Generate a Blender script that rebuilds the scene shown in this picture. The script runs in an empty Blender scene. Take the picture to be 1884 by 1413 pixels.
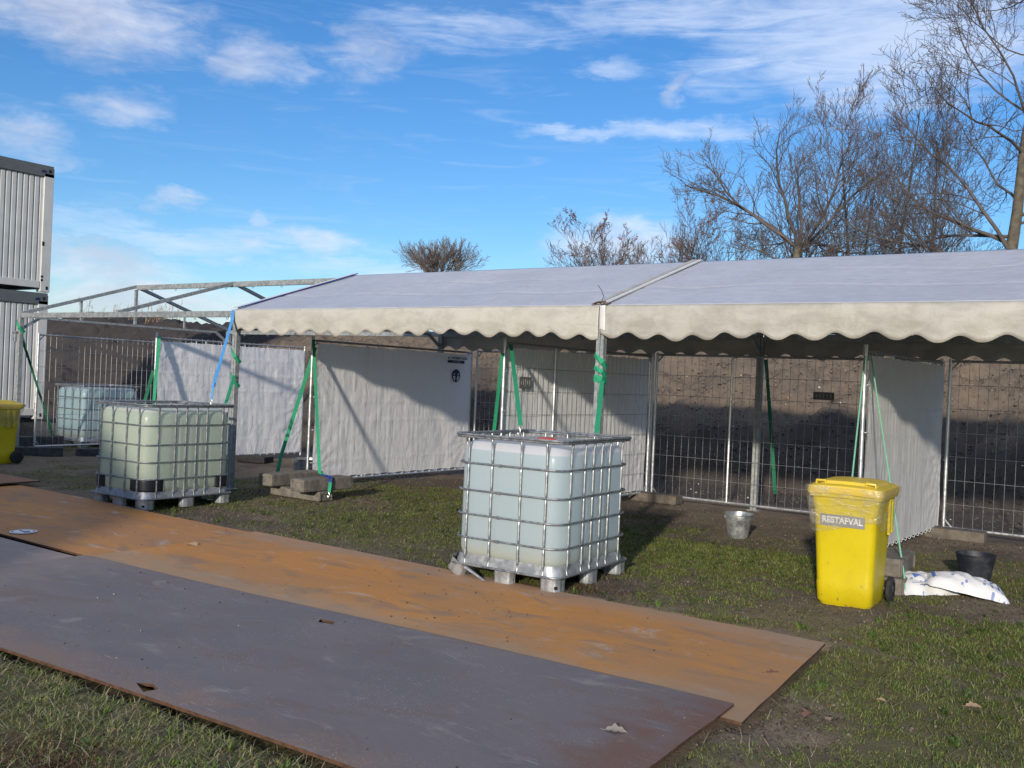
import bpy, bmesh, math, random
import numpy as np
from mathutils import Matrix, Vector, Euler

random.seed(7)
rng = np.random.default_rng(11)
S = bpy.context.scene
COL = S.collection
PI = math.pi

# ------------------------------------------------------------------ camera
# world frame: x runs along the front eave of the tent, y into its depth, z up
camd = bpy.data.cameras.new('camera')
cam = bpy.data.objects.new('camera', camd)
COL.objects.link(cam)
camd.sensor_width = 36.0
camd.lens = 1765.29 / 1884 * 36.0
camd.clip_start = 0.1
camd.clip_end = 3000
YAW = 0.622
cam.matrix_world = (Matrix.Translation((10.334, -8.146, 1.598)) @ Matrix.Rotation(YAW, 4, 'Z')
                    @ Matrix.Rotation(PI / 2 - 0.004, 4, 'X') @ Matrix.Rotation(0.044, 4, 'Z'))
S.camera = cam

# ------------------------------------------------------------------ world + sun
SUN_TRAVEL = Vector((-0.34, 1.0, -0.285)).normalized()
SUN_EL = math.asin(-SUN_TRAVEL.z)
SUN_AZ = math.atan2(-SUN_TRAVEL.x, -SUN_TRAVEL.y)     # clockwise from +Y


class NT:
    """tiny helper round a node tree"""
    def __init__(s, tree):
        s.t = tree
        s.n = tree.nodes
        s.l = tree.links

    def node(s, typ, **kw):
        n = s.n.new(typ)
        for k, v in kw.items():
            setattr(n, k, v)
        return n

    def put(s, sock, v):
        if hasattr(v, 'is_output'):
            s.l.new(v, sock)
        elif v is not None:
            if isinstance(v, (tuple, list)) and len(v) == 3 and sock.type == 'RGBA':
                v = (*v, 1)
            sock.default_value = v

    def math(s, op, a, b=None, c=None, clamp=False):
        n = s.node('ShaderNodeMath', operation=op, use_clamp=clamp)
        s.put(n.inputs[0], a)
        if b is not None:
            s.put(n.inputs[1], b)
        if c is not None:
            s.put(n.inputs[2], c)
        return n.outputs[0]

    def vmath(s, op, a, b=None):
        n = s.node('ShaderNodeVectorMath', operation=op)
        s.put(n.inputs[0], a)
        if b is not None:
            s.put(n.inputs[1], b)
        return n.outputs[0]

    def noise(s, vec, scale, detail=4, rough=0.55, dist=0.0, col=False):
        n = s.node('ShaderNodeTexNoise')
        s.put(n.inputs['Vector'], vec)
        n.inputs['Scale'].default_value = scale
        n.inputs['Detail'].default_value = detail
        n.inputs['Roughness'].default_value = rough
        n.inputs['Distortion'].default_value = dist
        return n.outputs['Color' if col else 'Fac']

    def ramp(s, fac, stops, interp='LINEAR'):
        n = s.node('ShaderNodeValToRGB')
        s.put(n.inputs[0], fac)
        cr = n.color_ramp
        cr.interpolation = interp
        while len(cr.elements) < len(stops):
            cr.elements.new(0.5)
        for e, (p, c) in zip(cr.elements, stops):
            e.position = p
            e.color = (c, c, c, 1) if isinstance(c, (int, float)) else (*c[:3], 1)
        return n.outputs['Color']

    def mix(s, fac, a, b, mode='MIX'):
        n = s.node('ShaderNodeMix', data_type='RGBA', blend_type=mode)
        s.put(n.inputs[0], fac)
        s.put(n.inputs[6], a)
        s.put(n.inputs[7], b)
        return n.outputs[2]

    def mapping(s, vec, scale=(1, 1, 1), rot=(0, 0, 0), loc=(0, 0, 0)):
        n = s.node('ShaderNodeMapping')
        s.put(n.inputs[0], vec)
        n.inputs['Location'].default_value = loc
        n.inputs['Rotation'].default_value = rot
        n.inputs['Scale'].default_value = scale
        return n.outputs[0]

    def sstep(s, v, lo, hi):
        n = s.node('ShaderNodeMapRange', interpolation_type='SMOOTHSTEP')
        s.put(n.inputs[0], v)
        n.inputs[1].default_value = lo
        n.inputs[2].default_value = hi
        return n.outputs[0]


world = bpy.data.worlds.new('World')
S.world = world
world.use_nodes = True
W = NT(world.node_tree)
W.n.clear()
sky = W.node('ShaderNodeTexSky', sky_type='NISHITA')
sky.sun_disc = False
sky.sun_elevation = SUN_EL
sky.sun_rotation = SUN_AZ
sky.air_density = 1.0
sky.dust_density = 0.3
sky.ozone_density = 2.2
SKY_STRENGTH = 0.075
tc = W.node('ShaderNodeTexCoord').outputs['Generated']
sep = W.node('ShaderNodeSeparateXYZ')
W.put(sep.inputs[0], tc)
dx, dy, dz = sep.outputs
az = W.math('ARCTAN2', dx, dy)
el = W.math('ARCSINE', dz)
# cumulus noise in (az, el), cirrus noise stretched sideways
comb = W.node('ShaderNodeCombineXYZ')
W.put(comb.inputs[0], az)
W.put(comb.inputs[1], W.math('MULTIPLY', el, 1.7))
flat = comb.outputs[0]
n_big = W.noise(W.mapping(flat, (1, 1, 1), loc=(3.1, 1.7, 0)), 9.0, 8, 0.6, 0.3)
n_fine = W.noise(W.mapping(flat, (1, 2.0, 1), (0, 0, 0.12), loc=(0.3, 5.7, 0)), 22.0, 7, 0.62, 0.6)
n_cir = W.noise(W.mapping(flat, (1.0, 4.2, 1), (0, 0, -0.25), loc=(1.4, 2.2, 0)), 9.0, 7, 0.62, 0.9)
BLOBS = [  # azimuth, elevation, half width, half height, strength, kind (0 puffy, 1 wispy)
    (-1.075, .325, .145, .056, 1.0, 0), (-0.894, .300, .052, .026, .80, 0), (-0.80, .318, .050, .034, .62, 0),
    (-0.684, .347, .150, .028, .75, 1), (-1.006, .239, .050, .016, .70, 0), (-1.093, .199, .055, .028, .68, 0),
    (-0.270, .335, .20, .075, 1.45, 1), (-0.472, .368, .150, .030, .90, 1), (-0.360, .312, .13, .030, .85, 1),
    (-0.461, .299, .014, .020, .80, 0), (-0.567, .258, .085, .009, .95, 1), (-0.455, .257, .100, .013, .95, 1),
    (-0.976, .127, .210, .022, .85, 1), (-1.034, .091, .090, .026, 1.15, 0), (-0.825, .129, .048, .018, 1.1, 0),
    (-0.91, .120, .036, .015, .95, 0), (-0.89, .147, .021, .013, .85, 0), (-0.975, .163, .018, .010, .60, 0),
    (-0.964, .055, .26, .024, 1.15, 0), (-0.769, .105, .13, .013, .80, 1), (-0.511, .140, .075, .032, 1.25, 0),
    (-0.547, .312, .036, .009, .55, 1), (-0.72, .075, .16, .016, .75, 1), (-0.62, .10, .12, .012, .6, 1),
    # the weather goes on outside the frame
    (-1.6, .22, .25, .06, 1.0, 0), (-1.45, .08, .3, .03, 1.1, 0), (0.2, .30, .3, .06, 1.0, 1), (0.5, .12, .3, .04, 1.0, 0),
    (1.2, .2, .3, .05, 1.0, 0), (-2.3, .2, .35, .06, 1.0, 1), (2.1, .15, .3, .05, 1.0, 0), (-2.9, .25, .25, .05, .9, 1)]
wx = W.math('MULTIPLY_ADD', W.noise(W.mapping(flat, loc=(7.3, 0.4, 0)), 7.0, 5, 0.6), 0.15, -0.075)
wy = W.math('MULTIPLY_ADD', W.noise(W.mapping(flat, loc=(1.3, 8.4, 0)), 9.0, 5, 0.6), 0.07, -0.035)
az = W.math('ADD', az, wx)
el_c = W.math('ADD', el, wy)
acc = [None, None]
for (a0, e0, wa, we, st, kind) in BLOBS:
    u = W.math('MULTIPLY', W.math('SUBTRACT', az, a0), 1 / wa)
    v = W.math('MULTIPLY', W.math('SUBTRACT', el_c, e0), 1 / we)
    q = W.math('ADD', W.math('MULTIPLY', u, u), W.math('MULTIPLY', v, v))
    m = W.math('MULTIPLY_ADD', q, -st, st)
    acc[kind] = m if acc[kind] is None else W.math('MAXIMUM', acc[kind], m)
puff = W.math('ADD', W.math('MAXIMUM', acc[0], -0.5), W.math('MULTIPLY_ADD', W.math('MULTIPLY_ADD', n_fine, 0.45, W.math('MULTIPLY', n_big, 0.55)), 3.6, -1.95))
wisp = W.math('ADD', W.math('MAXIMUM', acc[1], -0.5), W.math('MULTIPLY_ADD', W.math('MULTIPLY_ADD', n_cir, 0.7, W.math('MULTIPLY', n_fine, 0.3)), 3.4, -1.95))
plane = W.node('ShaderNodeCombineXYZ')
zz_ = W.math('MAXIMUM', dz, 0.12)
W.put(plane.inputs[0], W.math('DIVIDE', dx, zz_))
W.put(plane.inputs[1], W.math('DIVIDE', dy, zz_))
n_fill = W.noise(W.mapping(plane.outputs[0], (0.8, 1.4, 1), (0, 0, 0.5)), 0.9, 7, 0.6, 0.5)
veil = W.math('MAXIMUM', W.math('MULTIPLY', W.sstep(n_cir, 0.50, 0.80), 0.16), W.math('MULTIPLY', W.sstep(n_fill, 0.34, 0.62), W.math('MULTIPLY', W.sstep(el, 0.33, 0.62), 0.75)))  # high cloud added overhead, out of frame, for neutral fill light
mp = W.math('MULTIPLY', W.sstep(puff, -0.45, 1.5), 0.74)
mw = W.math('MULTIPLY', W.sstep(wisp, -0.45, 1.5), 0.66)
# added fill cloud thickens towards the zenith, nothing below the horizon
up = W.sstep(el, -0.01, 0.02)
dens = W.math('MULTIPLY', W.math('MAXIMUM', W.math('MAXIMUM', mp, mw), veil), up)
pshade = W.sstep(W.noise(W.mapping(flat, loc=(3.1, 1.735, 0)), 9.0, 8, 0.6, 0.3), 0.35, 0.66)
cumul = W.mix(pshade, (0.80, 0.82, 0.90), (0.56, 0.59, 0.70))
cloud = W.mix(W.sstep(W.math('SUBTRACT', mw, mp), -0.05, 0.15), cumul, (0.72, 0.80, 0.95))
cloudv = W.vmath('SCALE', cloud)
cloudv.node.inputs['Scale'].default_value = 0.64 / SKY_STRENGTH
hsv = W.node('ShaderNodeHueSaturation')
hsv.inputs['Saturation'].default_value = 1.25
hsv.inputs['Value'].default_value = 1.0
W.put(hsv.inputs['Color'], sky.outputs[0])
tint = W.mix(1.0, hsv.outputs[0], (0.72, 0.90, 1.14), 'MULTIPLY')
skycol = W.mix(dens, tint, cloudv)
bg = W.node('ShaderNodeBackground')
bg.inputs['Strength'].default_value = SKY_STRENGTH
W.put(bg.inputs['Color'], skycol)
out = W.node('ShaderNodeOutputWorld')
W.l.new(bg.outputs[0], out.inputs[0])

sund = bpy.data.lights.new('sun', 'SUN')
sund.energy = 2.3
sund.angle = math.radians(1.8)
sund.color = (1.0, 0.90, 0.76)
sun = bpy.data.objects.new('sun', sund)
COL.objects.link(sun)
sun.rotation_euler = SUN_TRAVEL.to_track_quat('-Z', 'Y').to_euler()
sun.location = (12, -20, 12)

vs = S.view_settings
vs.view_transform = 'Standard'
vs.look = 'None'
vs.exposure = 0.85
vs.gamma = 1.0
vs.use_curve_mapping = False
S.cycles.max_bounces = 6
S.cycles.transparent_max_bounces = 8

# ------------------------------------------------------------------ noise in numpy
_tab = np.random.default_rng(3).random((256, 256)).astype(np.float64)


def vnoise(x, y, seed=0):
    x = np.asarray(x, float) + seed * 17.31
    y = np.asarray(y, float) + seed * 9.77
    xi = np.floor(x).astype(int)
    yi = np.floor(y).astype(int)
    fx = x - xi
    fy = y - yi
    fx = fx * fx * (3 - 2 * fx)
    fy = fy * fy * (3 - 2 * fy)
    a = _tab[xi & 255, yi & 255]
    b = _tab[(xi + 1) & 255, yi & 255]
    c = _tab[xi & 255, (yi + 1) & 255]
    d = _tab[(xi + 1) & 255, (yi + 1) & 255]
    return (a * (1 - fx) + b * fx) * (1 - fy) + (c * (1 - fx) + d * fx) * fy


def fbm(x, y, scale=1.0, octv=4, seed=0, gain=0.5):
    x = np.asarray(x, float) / scale
    y = np.asarray(y, float) / scale
    s = 0.0
    amp = 1.0
    tot = 0.0
    for o in range(octv):
        s = s + amp * vnoise(x * 2 ** o, y * 2 ** o, seed + o * 3)
        tot += amp
        amp *= gain
    return s / tot


def sst(v, a, b):
    t = np.clip((np.asarray(v, float) - a) / (b - a), 0, 1)
    return t * t * (3 - 2 * t)


# ------------------------------------------------------------------ mesh builder
class MB:
    def __init__(s):
        s.v = []
        s.f = []

    def add(s, vs_, fs_):
        o = len(s.v)
        s.v.extend([tuple(p) for p in vs_])
        s.f.extend([tuple(i + o for i in f) for f in fs_])
        return s

    def box(s, c, d, M=None):
        x, y, z = d[0] / 2, d[1] / 2, d[2] / 2
        vs_ = [Vector((sx * x, sy * y, sz * z)) for sz in (-1, 1) for sy in (-1, 1) for sx in (-1, 1)]
        if M is not None:
            vs_ = [M @ p for p in vs_]
        c = Vector(c)
        vs_ = [p + c for p in vs_]
        return s.add(vs_, [(0, 2, 3, 1), (4, 5, 7, 6), (0, 1, 5, 4), (2, 6, 7, 3), (0, 4, 6, 2), (1, 3, 7, 5)])

    def beam(s, p, q, w, h, up=(0, 0, 1)):
        p, q, up = Vector(p), Vector(q), Vector(up)
        d = (q - p).normalized()
        sd = d.cross(up)
        if sd.length < 1e-4:
            sd = d.cross(Vector((1, 0, 0)))
        sd.normalize()
        u = sd.cross(d)
        vs_ = []
        for e in (p, q):
            for a, b in ((-1, -1), (1, -1), (1, 1), (-1, 1)):
                vs_.append(e + sd * (a * w / 2) + u * (b * h / 2))
        return s.add(vs_, [(0, 1, 2, 3), (7, 6, 5, 4), (0, 4, 5, 1), (1, 5, 6, 2), (2, 6, 7, 3), (3, 7, 4, 0)])

    def tube(s, pts, r, n=8, closed=False, caps=True, flat=None):
        pts = [Vector(p) for p in pts]
        m = len(pts)
        rr = r if isinstance(r, (list, tuple)) else [r] * m
        vs_ = []
        prev = None
        for i in range(m):
            if closed:
                t = pts[(i + 1) % m] - pts[i - 1]
            else:
                t = pts[min(i + 1, m - 1)] - pts[max(i - 1, 0)]
            t = t.normalized() if t.length > 1e-9 else Vector((0, 0, 1))
            if prev is None:
                a = Vector((0, 0, 1)) if abs(t.z) < 0.9 else Vector((1, 0, 0))
                x = a.cross(t).normalized()
            else:
                x = prev - t * prev.dot(t)
                x = x.normalized() if x.length > 1e-6 else t.orthogonal().normalized()
            prev = x
            y = t.cross(x)
            for k in range(n):
                an = 2 * PI * k / n
                vs_.append(pts[i] + (x * math.cos(an) + y * math.sin(an)) * rr[i])
        fs = []
        for i in range(m if closed else m - 1):
            j = (i + 1) % m
            for k in range(n):
                k2 = (k + 1) % n
                fs.append((i * n + k, i * n + k2, j * n + k2, j * n + k))
        if caps and not closed:
            fs.append(tuple(range(n - 1, -1, -1)))
            fs.append(tuple((m - 1) * n + k for k in range(n)))
        return s.add(vs_, fs)

    def strap(s, pts, w, th, side):
        """flat webbing along a polyline, 'side' the width direction (one vector or one per point)"""
        pts = [Vector(p) for p in pts]
        sides = side if isinstance(side, list) else [side] * len(pts)
        vs_ = []
        for i, p in enumerate(pts):
            t = (pts[min(i + 1, len(pts) - 1)] - pts[max(i - 1, 0)]).normalized()
            sd = Vector(sides[i])
            sd = (sd - t * sd.dot(t)).normalized()
            nn = t.cross(sd)
            for a, b in ((-1, -1), (1, -1), (1, 1), (-1, 1)):
                vs_.append(p + sd * (a * w / 2) + nn * (b * th / 2))
        fs = []
        for i in range(len(pts) - 1):
            for k in range(4):
                k2 = (k + 1) % 4
                fs.append((i * 4 + k, i * 4 + k2, i * 4 + 4 + k2, i * 4 + 4 + k))
        fs += [(3, 2, 1, 0), tuple((len(pts) - 1) * 4 + k for k in range(4))]
        return s.add(vs_, fs)

    def lathe(s, prof, n=32, c=(0, 0, 0), sx=1.0):
        vs_ = []
        for r, z in prof:
            for k in range(n):
                a = 2 * PI * k / n
                vs_.append((c[0] + r * math.cos(a) * sx, c[1] + r * math.sin(a), c[2] + z))
        fs = []
        for i in range(len(prof) - 1):
            for k in range(n):
                k2 = (k + 1) % n
                fs.append((i * n + k, i * n + k2, (i + 1) * n + k2, (i + 1) * n + k))
        return s.add(vs_, fs)

    def loops(s, rings, cap0=True, cap1=True):
        n = len(rings[0])
        vs_ = [p for r in rings for p in r]
        fs = []
        for i in range(len(rings) - 1):
            for k in range(n):
                k2 = (k + 1) % n
                fs.append((i * n + k, i * n + k2, (i + 1) * n + k2, (i + 1) * n + k))
        if cap0:
            fs.append(tuple(range(n - 1, -1, -1)))
        if cap1:
            fs.append(tuple((len(rings) - 1) * n + k for k in range(n)))
        return s.add(vs_, fs)

    def grid(s, fn, nu, nv):
        vs_ = [fn(i / nu, j / nv) for j in range(nv + 1) for i in range(nu + 1)]
        fs = []
        for j in range(nv):
            for i in range(nu):
                a = j * (nu + 1) + i
                fs.append((a, a + 1, a + nu + 2, a + nu + 1))
        return s.add(vs_, fs)

    def build(s, name, m, parent=None, smooth=False, bevel=0.0, seg=1, loc=None, solid=0.0, kind=None):
        me = bpy.data.meshes.new(name)
        me.from_pydata(s.v, [], s.f)
        me.update()
        if smooth:
            me.polygons.foreach_set('use_smooth', [True] * len(me.polygons))
            try:
                me.set_sharp_from_angle(angle=math.radians(42))
            except Exception:
                pass
        if m is not None:
            me.materials.append(m)
        o = bpy.data.objects.new(name, me)
        COL.objects.link(o)
        if loc is not None:
            o.location = loc
        if parent is not None:
            o.parent = parent
        if solid:
            md = o.modifiers.new('solid', 'SOLIDIFY')
            md.thickness = solid
            md.offset = 0
        if bevel:
            md = o.modifiers.new('bevel', 'BEVEL')
            md.width = bevel
            md.segments = seg
            md.limit_method = 'ANGLE'
            md.angle_limit = math.radians(40)
        if kind:
            o['kind'] = kind
        return o


def mesh_np(name, v, faces_tri, m, parent=None, smooth=False, kind=None, attr=None):
    """fast mesh from numpy arrays; faces_tri (n,3) or (n,4)"""
    me = bpy.data.meshes.new(name)
    k = faces_tri.shape[1]
    me.vertices.add(len(v))
    me.vertices.foreach_set('co', np.asarray(v, np.float32).ravel())
    nf = len(faces_tri)
    me.loops.add(nf * k)
    me.loops.foreach_set('vertex_index', faces_tri.astype(np.int32).ravel())
    me.polygons.add(nf)
    me.polygons.foreach_set('loop_start', np.arange(0, nf * k, k, dtype=np.int32))
    me.polygons.foreach_set('loop_total', np.full(nf, k, np.int32))
    me.update(calc_edges=True)
    if smooth:
        me.polygons.foreach_set('use_smooth', np.ones(nf, bool))
    if attr is not None:
        for an, data in attr.items():
            at = me.color_attributes.new(an, 'FLOAT_COLOR', 'POINT')
            d4 = np.ones((len(v), 4), np.float32)
            d4[:, :data.shape[1]] = data
            at.data.foreach_set('color', d4.ravel())
    me.validate()
    if m is not None:
        me.materials.append(m)
    o = bpy.data.objects.new(name, me)
    COL.objects.link(o)
    if parent is not None:
        o.parent = parent
    if kind:
        o['kind'] = kind
    return o


def tag(o, label, cat, group=None):
    o['label'] = label
    o['category'] = cat
    if group:
        o['group'] = group
    return o


def thing(name, label, cat, loc=(0, 0, 0), rz=0.0, group=None):
    o = bpy.data.objects.new(name, None)
    o.empty_display_size = 0.1
    COL.objects.link(o)
    o.location = loc
    o.rotation_euler = (0, 0, rz)
    return tag(o, label, cat, group)


def dup(root, loc, rz, label, group=None):
    r = root.copy()
    COL.objects.link(r)
    r.location = loc
    r.rotation_euler = (0, 0, rz)
    r['label'] = label
    if group:
        r['group'] = group
    for ch in list(root.children):
        c = ch.copy()
        COL.objects.link(c)
        c.parent = r
        for g_ in ch.children:
            d = g_.copy()
            COL.objects.link(d)
            d.parent = c
    return r


# ------------------------------------------------------------------ materials
def mat(name, c1, c2=None, scale=8.0, rough=0.6, metal=0.0, bump=0.0, bscale=40.0, detail=5, contrast=(0.35, 0.65),
        rough2=None, coords='Object', stretch=(1, 1, 1), spec=0.5, bdist=0.01, trans=0.0):
    m = bpy.data.materials.new(name)
    m.use_nodes = True
    N = NT(m.node_tree)
    b = N.n['Principled BSDF']
    co = N.node('ShaderNodeTexCoord').outputs[coords]
    co = N.mapping(co, stretch)
    f = N.noise(co, scale, detail, 0.6)
    fr = N.sstep(f, *contrast)
    if c2 is not None:
        N.put(b.inputs['Base Color'], N.mix(fr, c1, c2))
    else:
        b.inputs['Base Color'].default_value = (*c1, 1)
    if rough2 is not None:
        N.put(b.inputs['Roughness'], N.math('MULTIPLY_ADD', fr, rough2 - rough, rough))
    else:
        b.inputs['Roughness'].default_value = rough
    b.inputs['Metallic'].default_value = metal
    b.inputs['Specular IOR Level'].default_value = spec
    if bump:
        bn = N.node('ShaderNodeBump')
        bn.inputs['Strength'].default_value = bump
        bn.inputs['Distance'].default_value = bdist
        N.put(bn.inputs['Height'], N.noise(co, bscale, 4, 0.6))
        N.l.new(bn.outputs[0], b.inputs['Normal'])
    if trans:
        o_ = N.n['Material Output']
        tr = N.node('ShaderNodeBsdfTranslucent')
        N.put(tr.inputs['Color'], tuple(c1))
        mx = N.node('ShaderNodeMixShader')
        mx.inputs[0].default_value = trans
        N.l.new(b.outputs[0], mx.inputs[1])
        N.l.new(tr.outputs[0], mx.inputs[2])
        N.l.new(mx.outputs[0], o_.inputs[0])
    return m


M = {}
M['galv'] = mat('galvanized_steel', (0.30, 0.32, 0.33), (0.46, 0.47, 0.48), 30, 0.42, 0.75, 0.05, 120, rough2=0.58)
M['pallet_zinc'] = mat('pallet_zinc', (0.30, 0.32, 0.34), (0.46, 0.475, 0.485), 14, 0.34, 0.5, 0.05, 60, rough2=0.5)
M['cage_steel'] = mat('cage_steel', (0.22, 0.235, 0.25), (0.36, 0.375, 0.385), 25, 0.38, 0.75, 0.04, 90, rough2=0.55)
M['galv_dull'] = mat('dull_galvanized_steel', (0.26, 0.28, 0.28), (0.40, 0.42, 0.42), 22, 0.55, 0.45, 0.06, 90, rough2=0.7)
M['galv_bright'] = mat('bright_galvanized_steel', (0.55, 0.57, 0.59), (0.70, 0.71, 0.72), 25, 0.30, 0.8, 0.03, 60, rough2=0.45)
M['concrete'] = mat('concrete', (0.12, 0.107, 0.090), (0.20, 0.178, 0.148), 14, 0.9, 0, 0.5, 90, bdist=0.006)
M['concrete_muddy'] = mat('muddy_concrete', (0.085, 0.072, 0.06), (0.15, 0.128, 0.105), 9, 0.9, 0, 0.5, 80, bdist=0.006)
M['concrete_dark'] = mat('dark_concrete', (0.035, 0.037, 0.045), (0.07, 0.068, 0.07), 10, 0.85, 0, 0.4, 70, bdist=0.006)
M['rubber'] = mat('black_rubber', (0.012, 0.012, 0.014), (0.03, 0.029, 0.028), 20, 0.75, 0, 0.2, 80)
M['black_plastic'] = mat('black_plastic', (0.010, 0.012, 0.018), (0.02, 0.022, 0.028), 6, 0.45)
M['red_plastic'] = mat('red_plastic', (0.55, 0.05, 0.03), (0.62, 0.08, 0.05), 10, 0.45)
M['yellow_plastic'] = mat('yellow_plastic', (0.72, 0.52, 0.012), (0.78, 0.57, 0.02), 5, 0.42, 0, 0.04, 60)
M['strap_green'] = mat('green_webbing', (0.02, 0.30, 0.15), (0.035, 0.40, 0.20), 60, 0.75, trans=0.2)
M['strap_dark'] = mat('dark_green_webbing', (0.01, 0.12, 0.065), (0.015, 0.17, 0.09), 60, 0.8)
M['strap_blue'] = mat('blue_webbing', (0.06, 0.27, 0.62), (0.10, 0.36, 0.72), 60, 0.75, trans=0.15)
M['strap_navy'] = mat('navy_webbing', (0.01, 0.03, 0.20), (0.015, 0.045, 0.26), 60, 0.7)
M['rope_green'] = mat('pale_green_rope', (0.16, 0.40, 0.27), (0.22, 0.50, 0.34), 80, 0.8)
M['white_plastic'] = mat('white_tie', (0.75, 0.75, 0.74), (0.8, 0.8, 0.8), 10, 0.5)
M['trim'] = mat('roof_trim', (0.34, 0.33, 0.31), (0.44, 0.42, 0.39), 8, 0.55)
M['cabin_grey'] = mat('grey_paint', (0.10, 0.11, 0.115), (0.12, 0.13, 0.135), 4, 0.5)
M['cabin_white'] = mat('light_grey_paint', (0.53, 0.53, 0.51), (0.59, 0.59, 0.57), 3, 0.45, 0, 0.02, 20)
M['hole'] = mat('dark_opening', (0.01, 0.01, 0.01), None, 1, 0.9)


def tarp_material(name, c1, c2, fine=(1, 1, 1), bump=0.5, trans=0.26, mesh_relief=True, rough=0.42):
    m = bpy.data.materials.new(name)
    m.use_nodes = True
    N = NT(m.node_tree)
    b = N.n['Principled BSDF']
    co = N.node('ShaderNodeTexCoord').outputs['Object']
    d1 = N.noise(co, 2.2, 6, 0.62)
    d2 = N.noise(N.mapping(co, (1, 1, 0.25)), 9, 5, 0.6)
    f = N.sstep(N.math('MULTIPLY_ADD', d2, 0.5, N.math('MULTIPLY', d1, 0.5)), 0.36, 0.64)
    N.put(b.inputs['Base Color'], N.mix(f, c1, c2))
    b.inputs['Roughness'].default_value = rough
    # creases: small crumples and a few long vertical folds
    h = N.math('ADD', N.math('MULTIPLY', N.noise(N.mapping(co, fine), 16, 5, 0.6, 0.6), 0.5),
               N.math('MULTIPLY', N.noise(N.mapping(co, (1.6, 1.6, 0.35)), 7, 4, 0.55, 0.5), 0.9))
    bn = N.node('ShaderNodeBump')
    bn.inputs['Strength'].default_value = bump
    bn.inputs['Distance'].default_value = 0.02
    N.put(bn.inputs['Height'], h)
    N.l.new(bn.outputs[0], b.inputs['Normal'])
    tr = N.node('ShaderNodeBsdfTranslucent')
    N.put(tr.inputs['Color'], tuple(c1))
    mx = N.node('ShaderNodeMixShader')
    mx.inputs[0].default_value = trans
    N.l.new(b.outputs[0], mx.inputs[1])
    N.l.new(tr.outputs[0], mx.inputs[2])
    N.l.new(mx.outputs[0], N.n['Material Output'].inputs[0])
    return m


M['sheet'] = tarp_material('white_sheet', (0.90, 0.90, 0.90), (0.86, 0.86, 0.865), bump=0.6)
M['sheet_grey'] = tarp_material('woven_sheet', (0.82, 0.815, 0.80), (0.74, 0.735, 0.72), fine=(4, 4, 0.3), bump=0.5)
M['roof'] = tarp_material('roof_cloth', (0.52, 0.53, 0.58), (0.45, 0.46, 0.50), fine=(0.25, 1.2, 1), bump=0.45, trans=0.10, rough=0.36)


def valance_material(k=1.0, dirt=0.5):
    m = bpy.data.materials.new('weathered_valance')
    m.use_nodes = True
    N = NT(m.node_tree)
    b = N.n['Principled BSDF']
    co = N.node('ShaderNodeTexCoord').outputs['Object']
    f = N.sstep(N.noise(N.mapping(co, (1, 1, 2.2)), 3.2, 7, 0.66, 0.4), 0.38, 0.66)
    c = N.mix(f, (0.49 * k ** 0.7, 0.465 * k ** 0.7, 0.41 * k ** 0.6), (0.40 * k, 0.38 * k, 0.33 * k))
    f2 = N.sstep(N.noise(N.mapping(co, (1.8, 1, 0.6)), 5, 7, 0.7, 0.6), 0.46 + 0.06 * (k == 1.0), 0.76)
    c = N.mix(N.math('MULTIPLY', f2, dirt), c, (0.36 * k, 0.33 * k, 0.28 * k))
    f3 = N.sstep(N.noise(co, 45, 3, 0.6), 0.70, 0.78)
    c = N.mix(N.math('MULTIPLY', f3, 0.5), c, (0.20, 0.18, 0.15))
    N.put(b.inputs['Base Color'], c)
    b.inputs['Roughness'].default_value = 0.55
    bn = N.node('ShaderNodeBump')
    bn.inputs['Strength'].default_value = 0.35
    bn.inputs['Distance'].default_value = 0.02
    N.put(bn.inputs['Height'], N.noise(N.mapping(co, (1, 1, 1.6)), 7, 5, 0.6, 0.5))
    N.l.new(bn.outputs[0], b.inputs['Normal'])
    return m


M['valance'] = valance_material()
M['valance_dirty'] = valance_material(0.86, 0.6)


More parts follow.
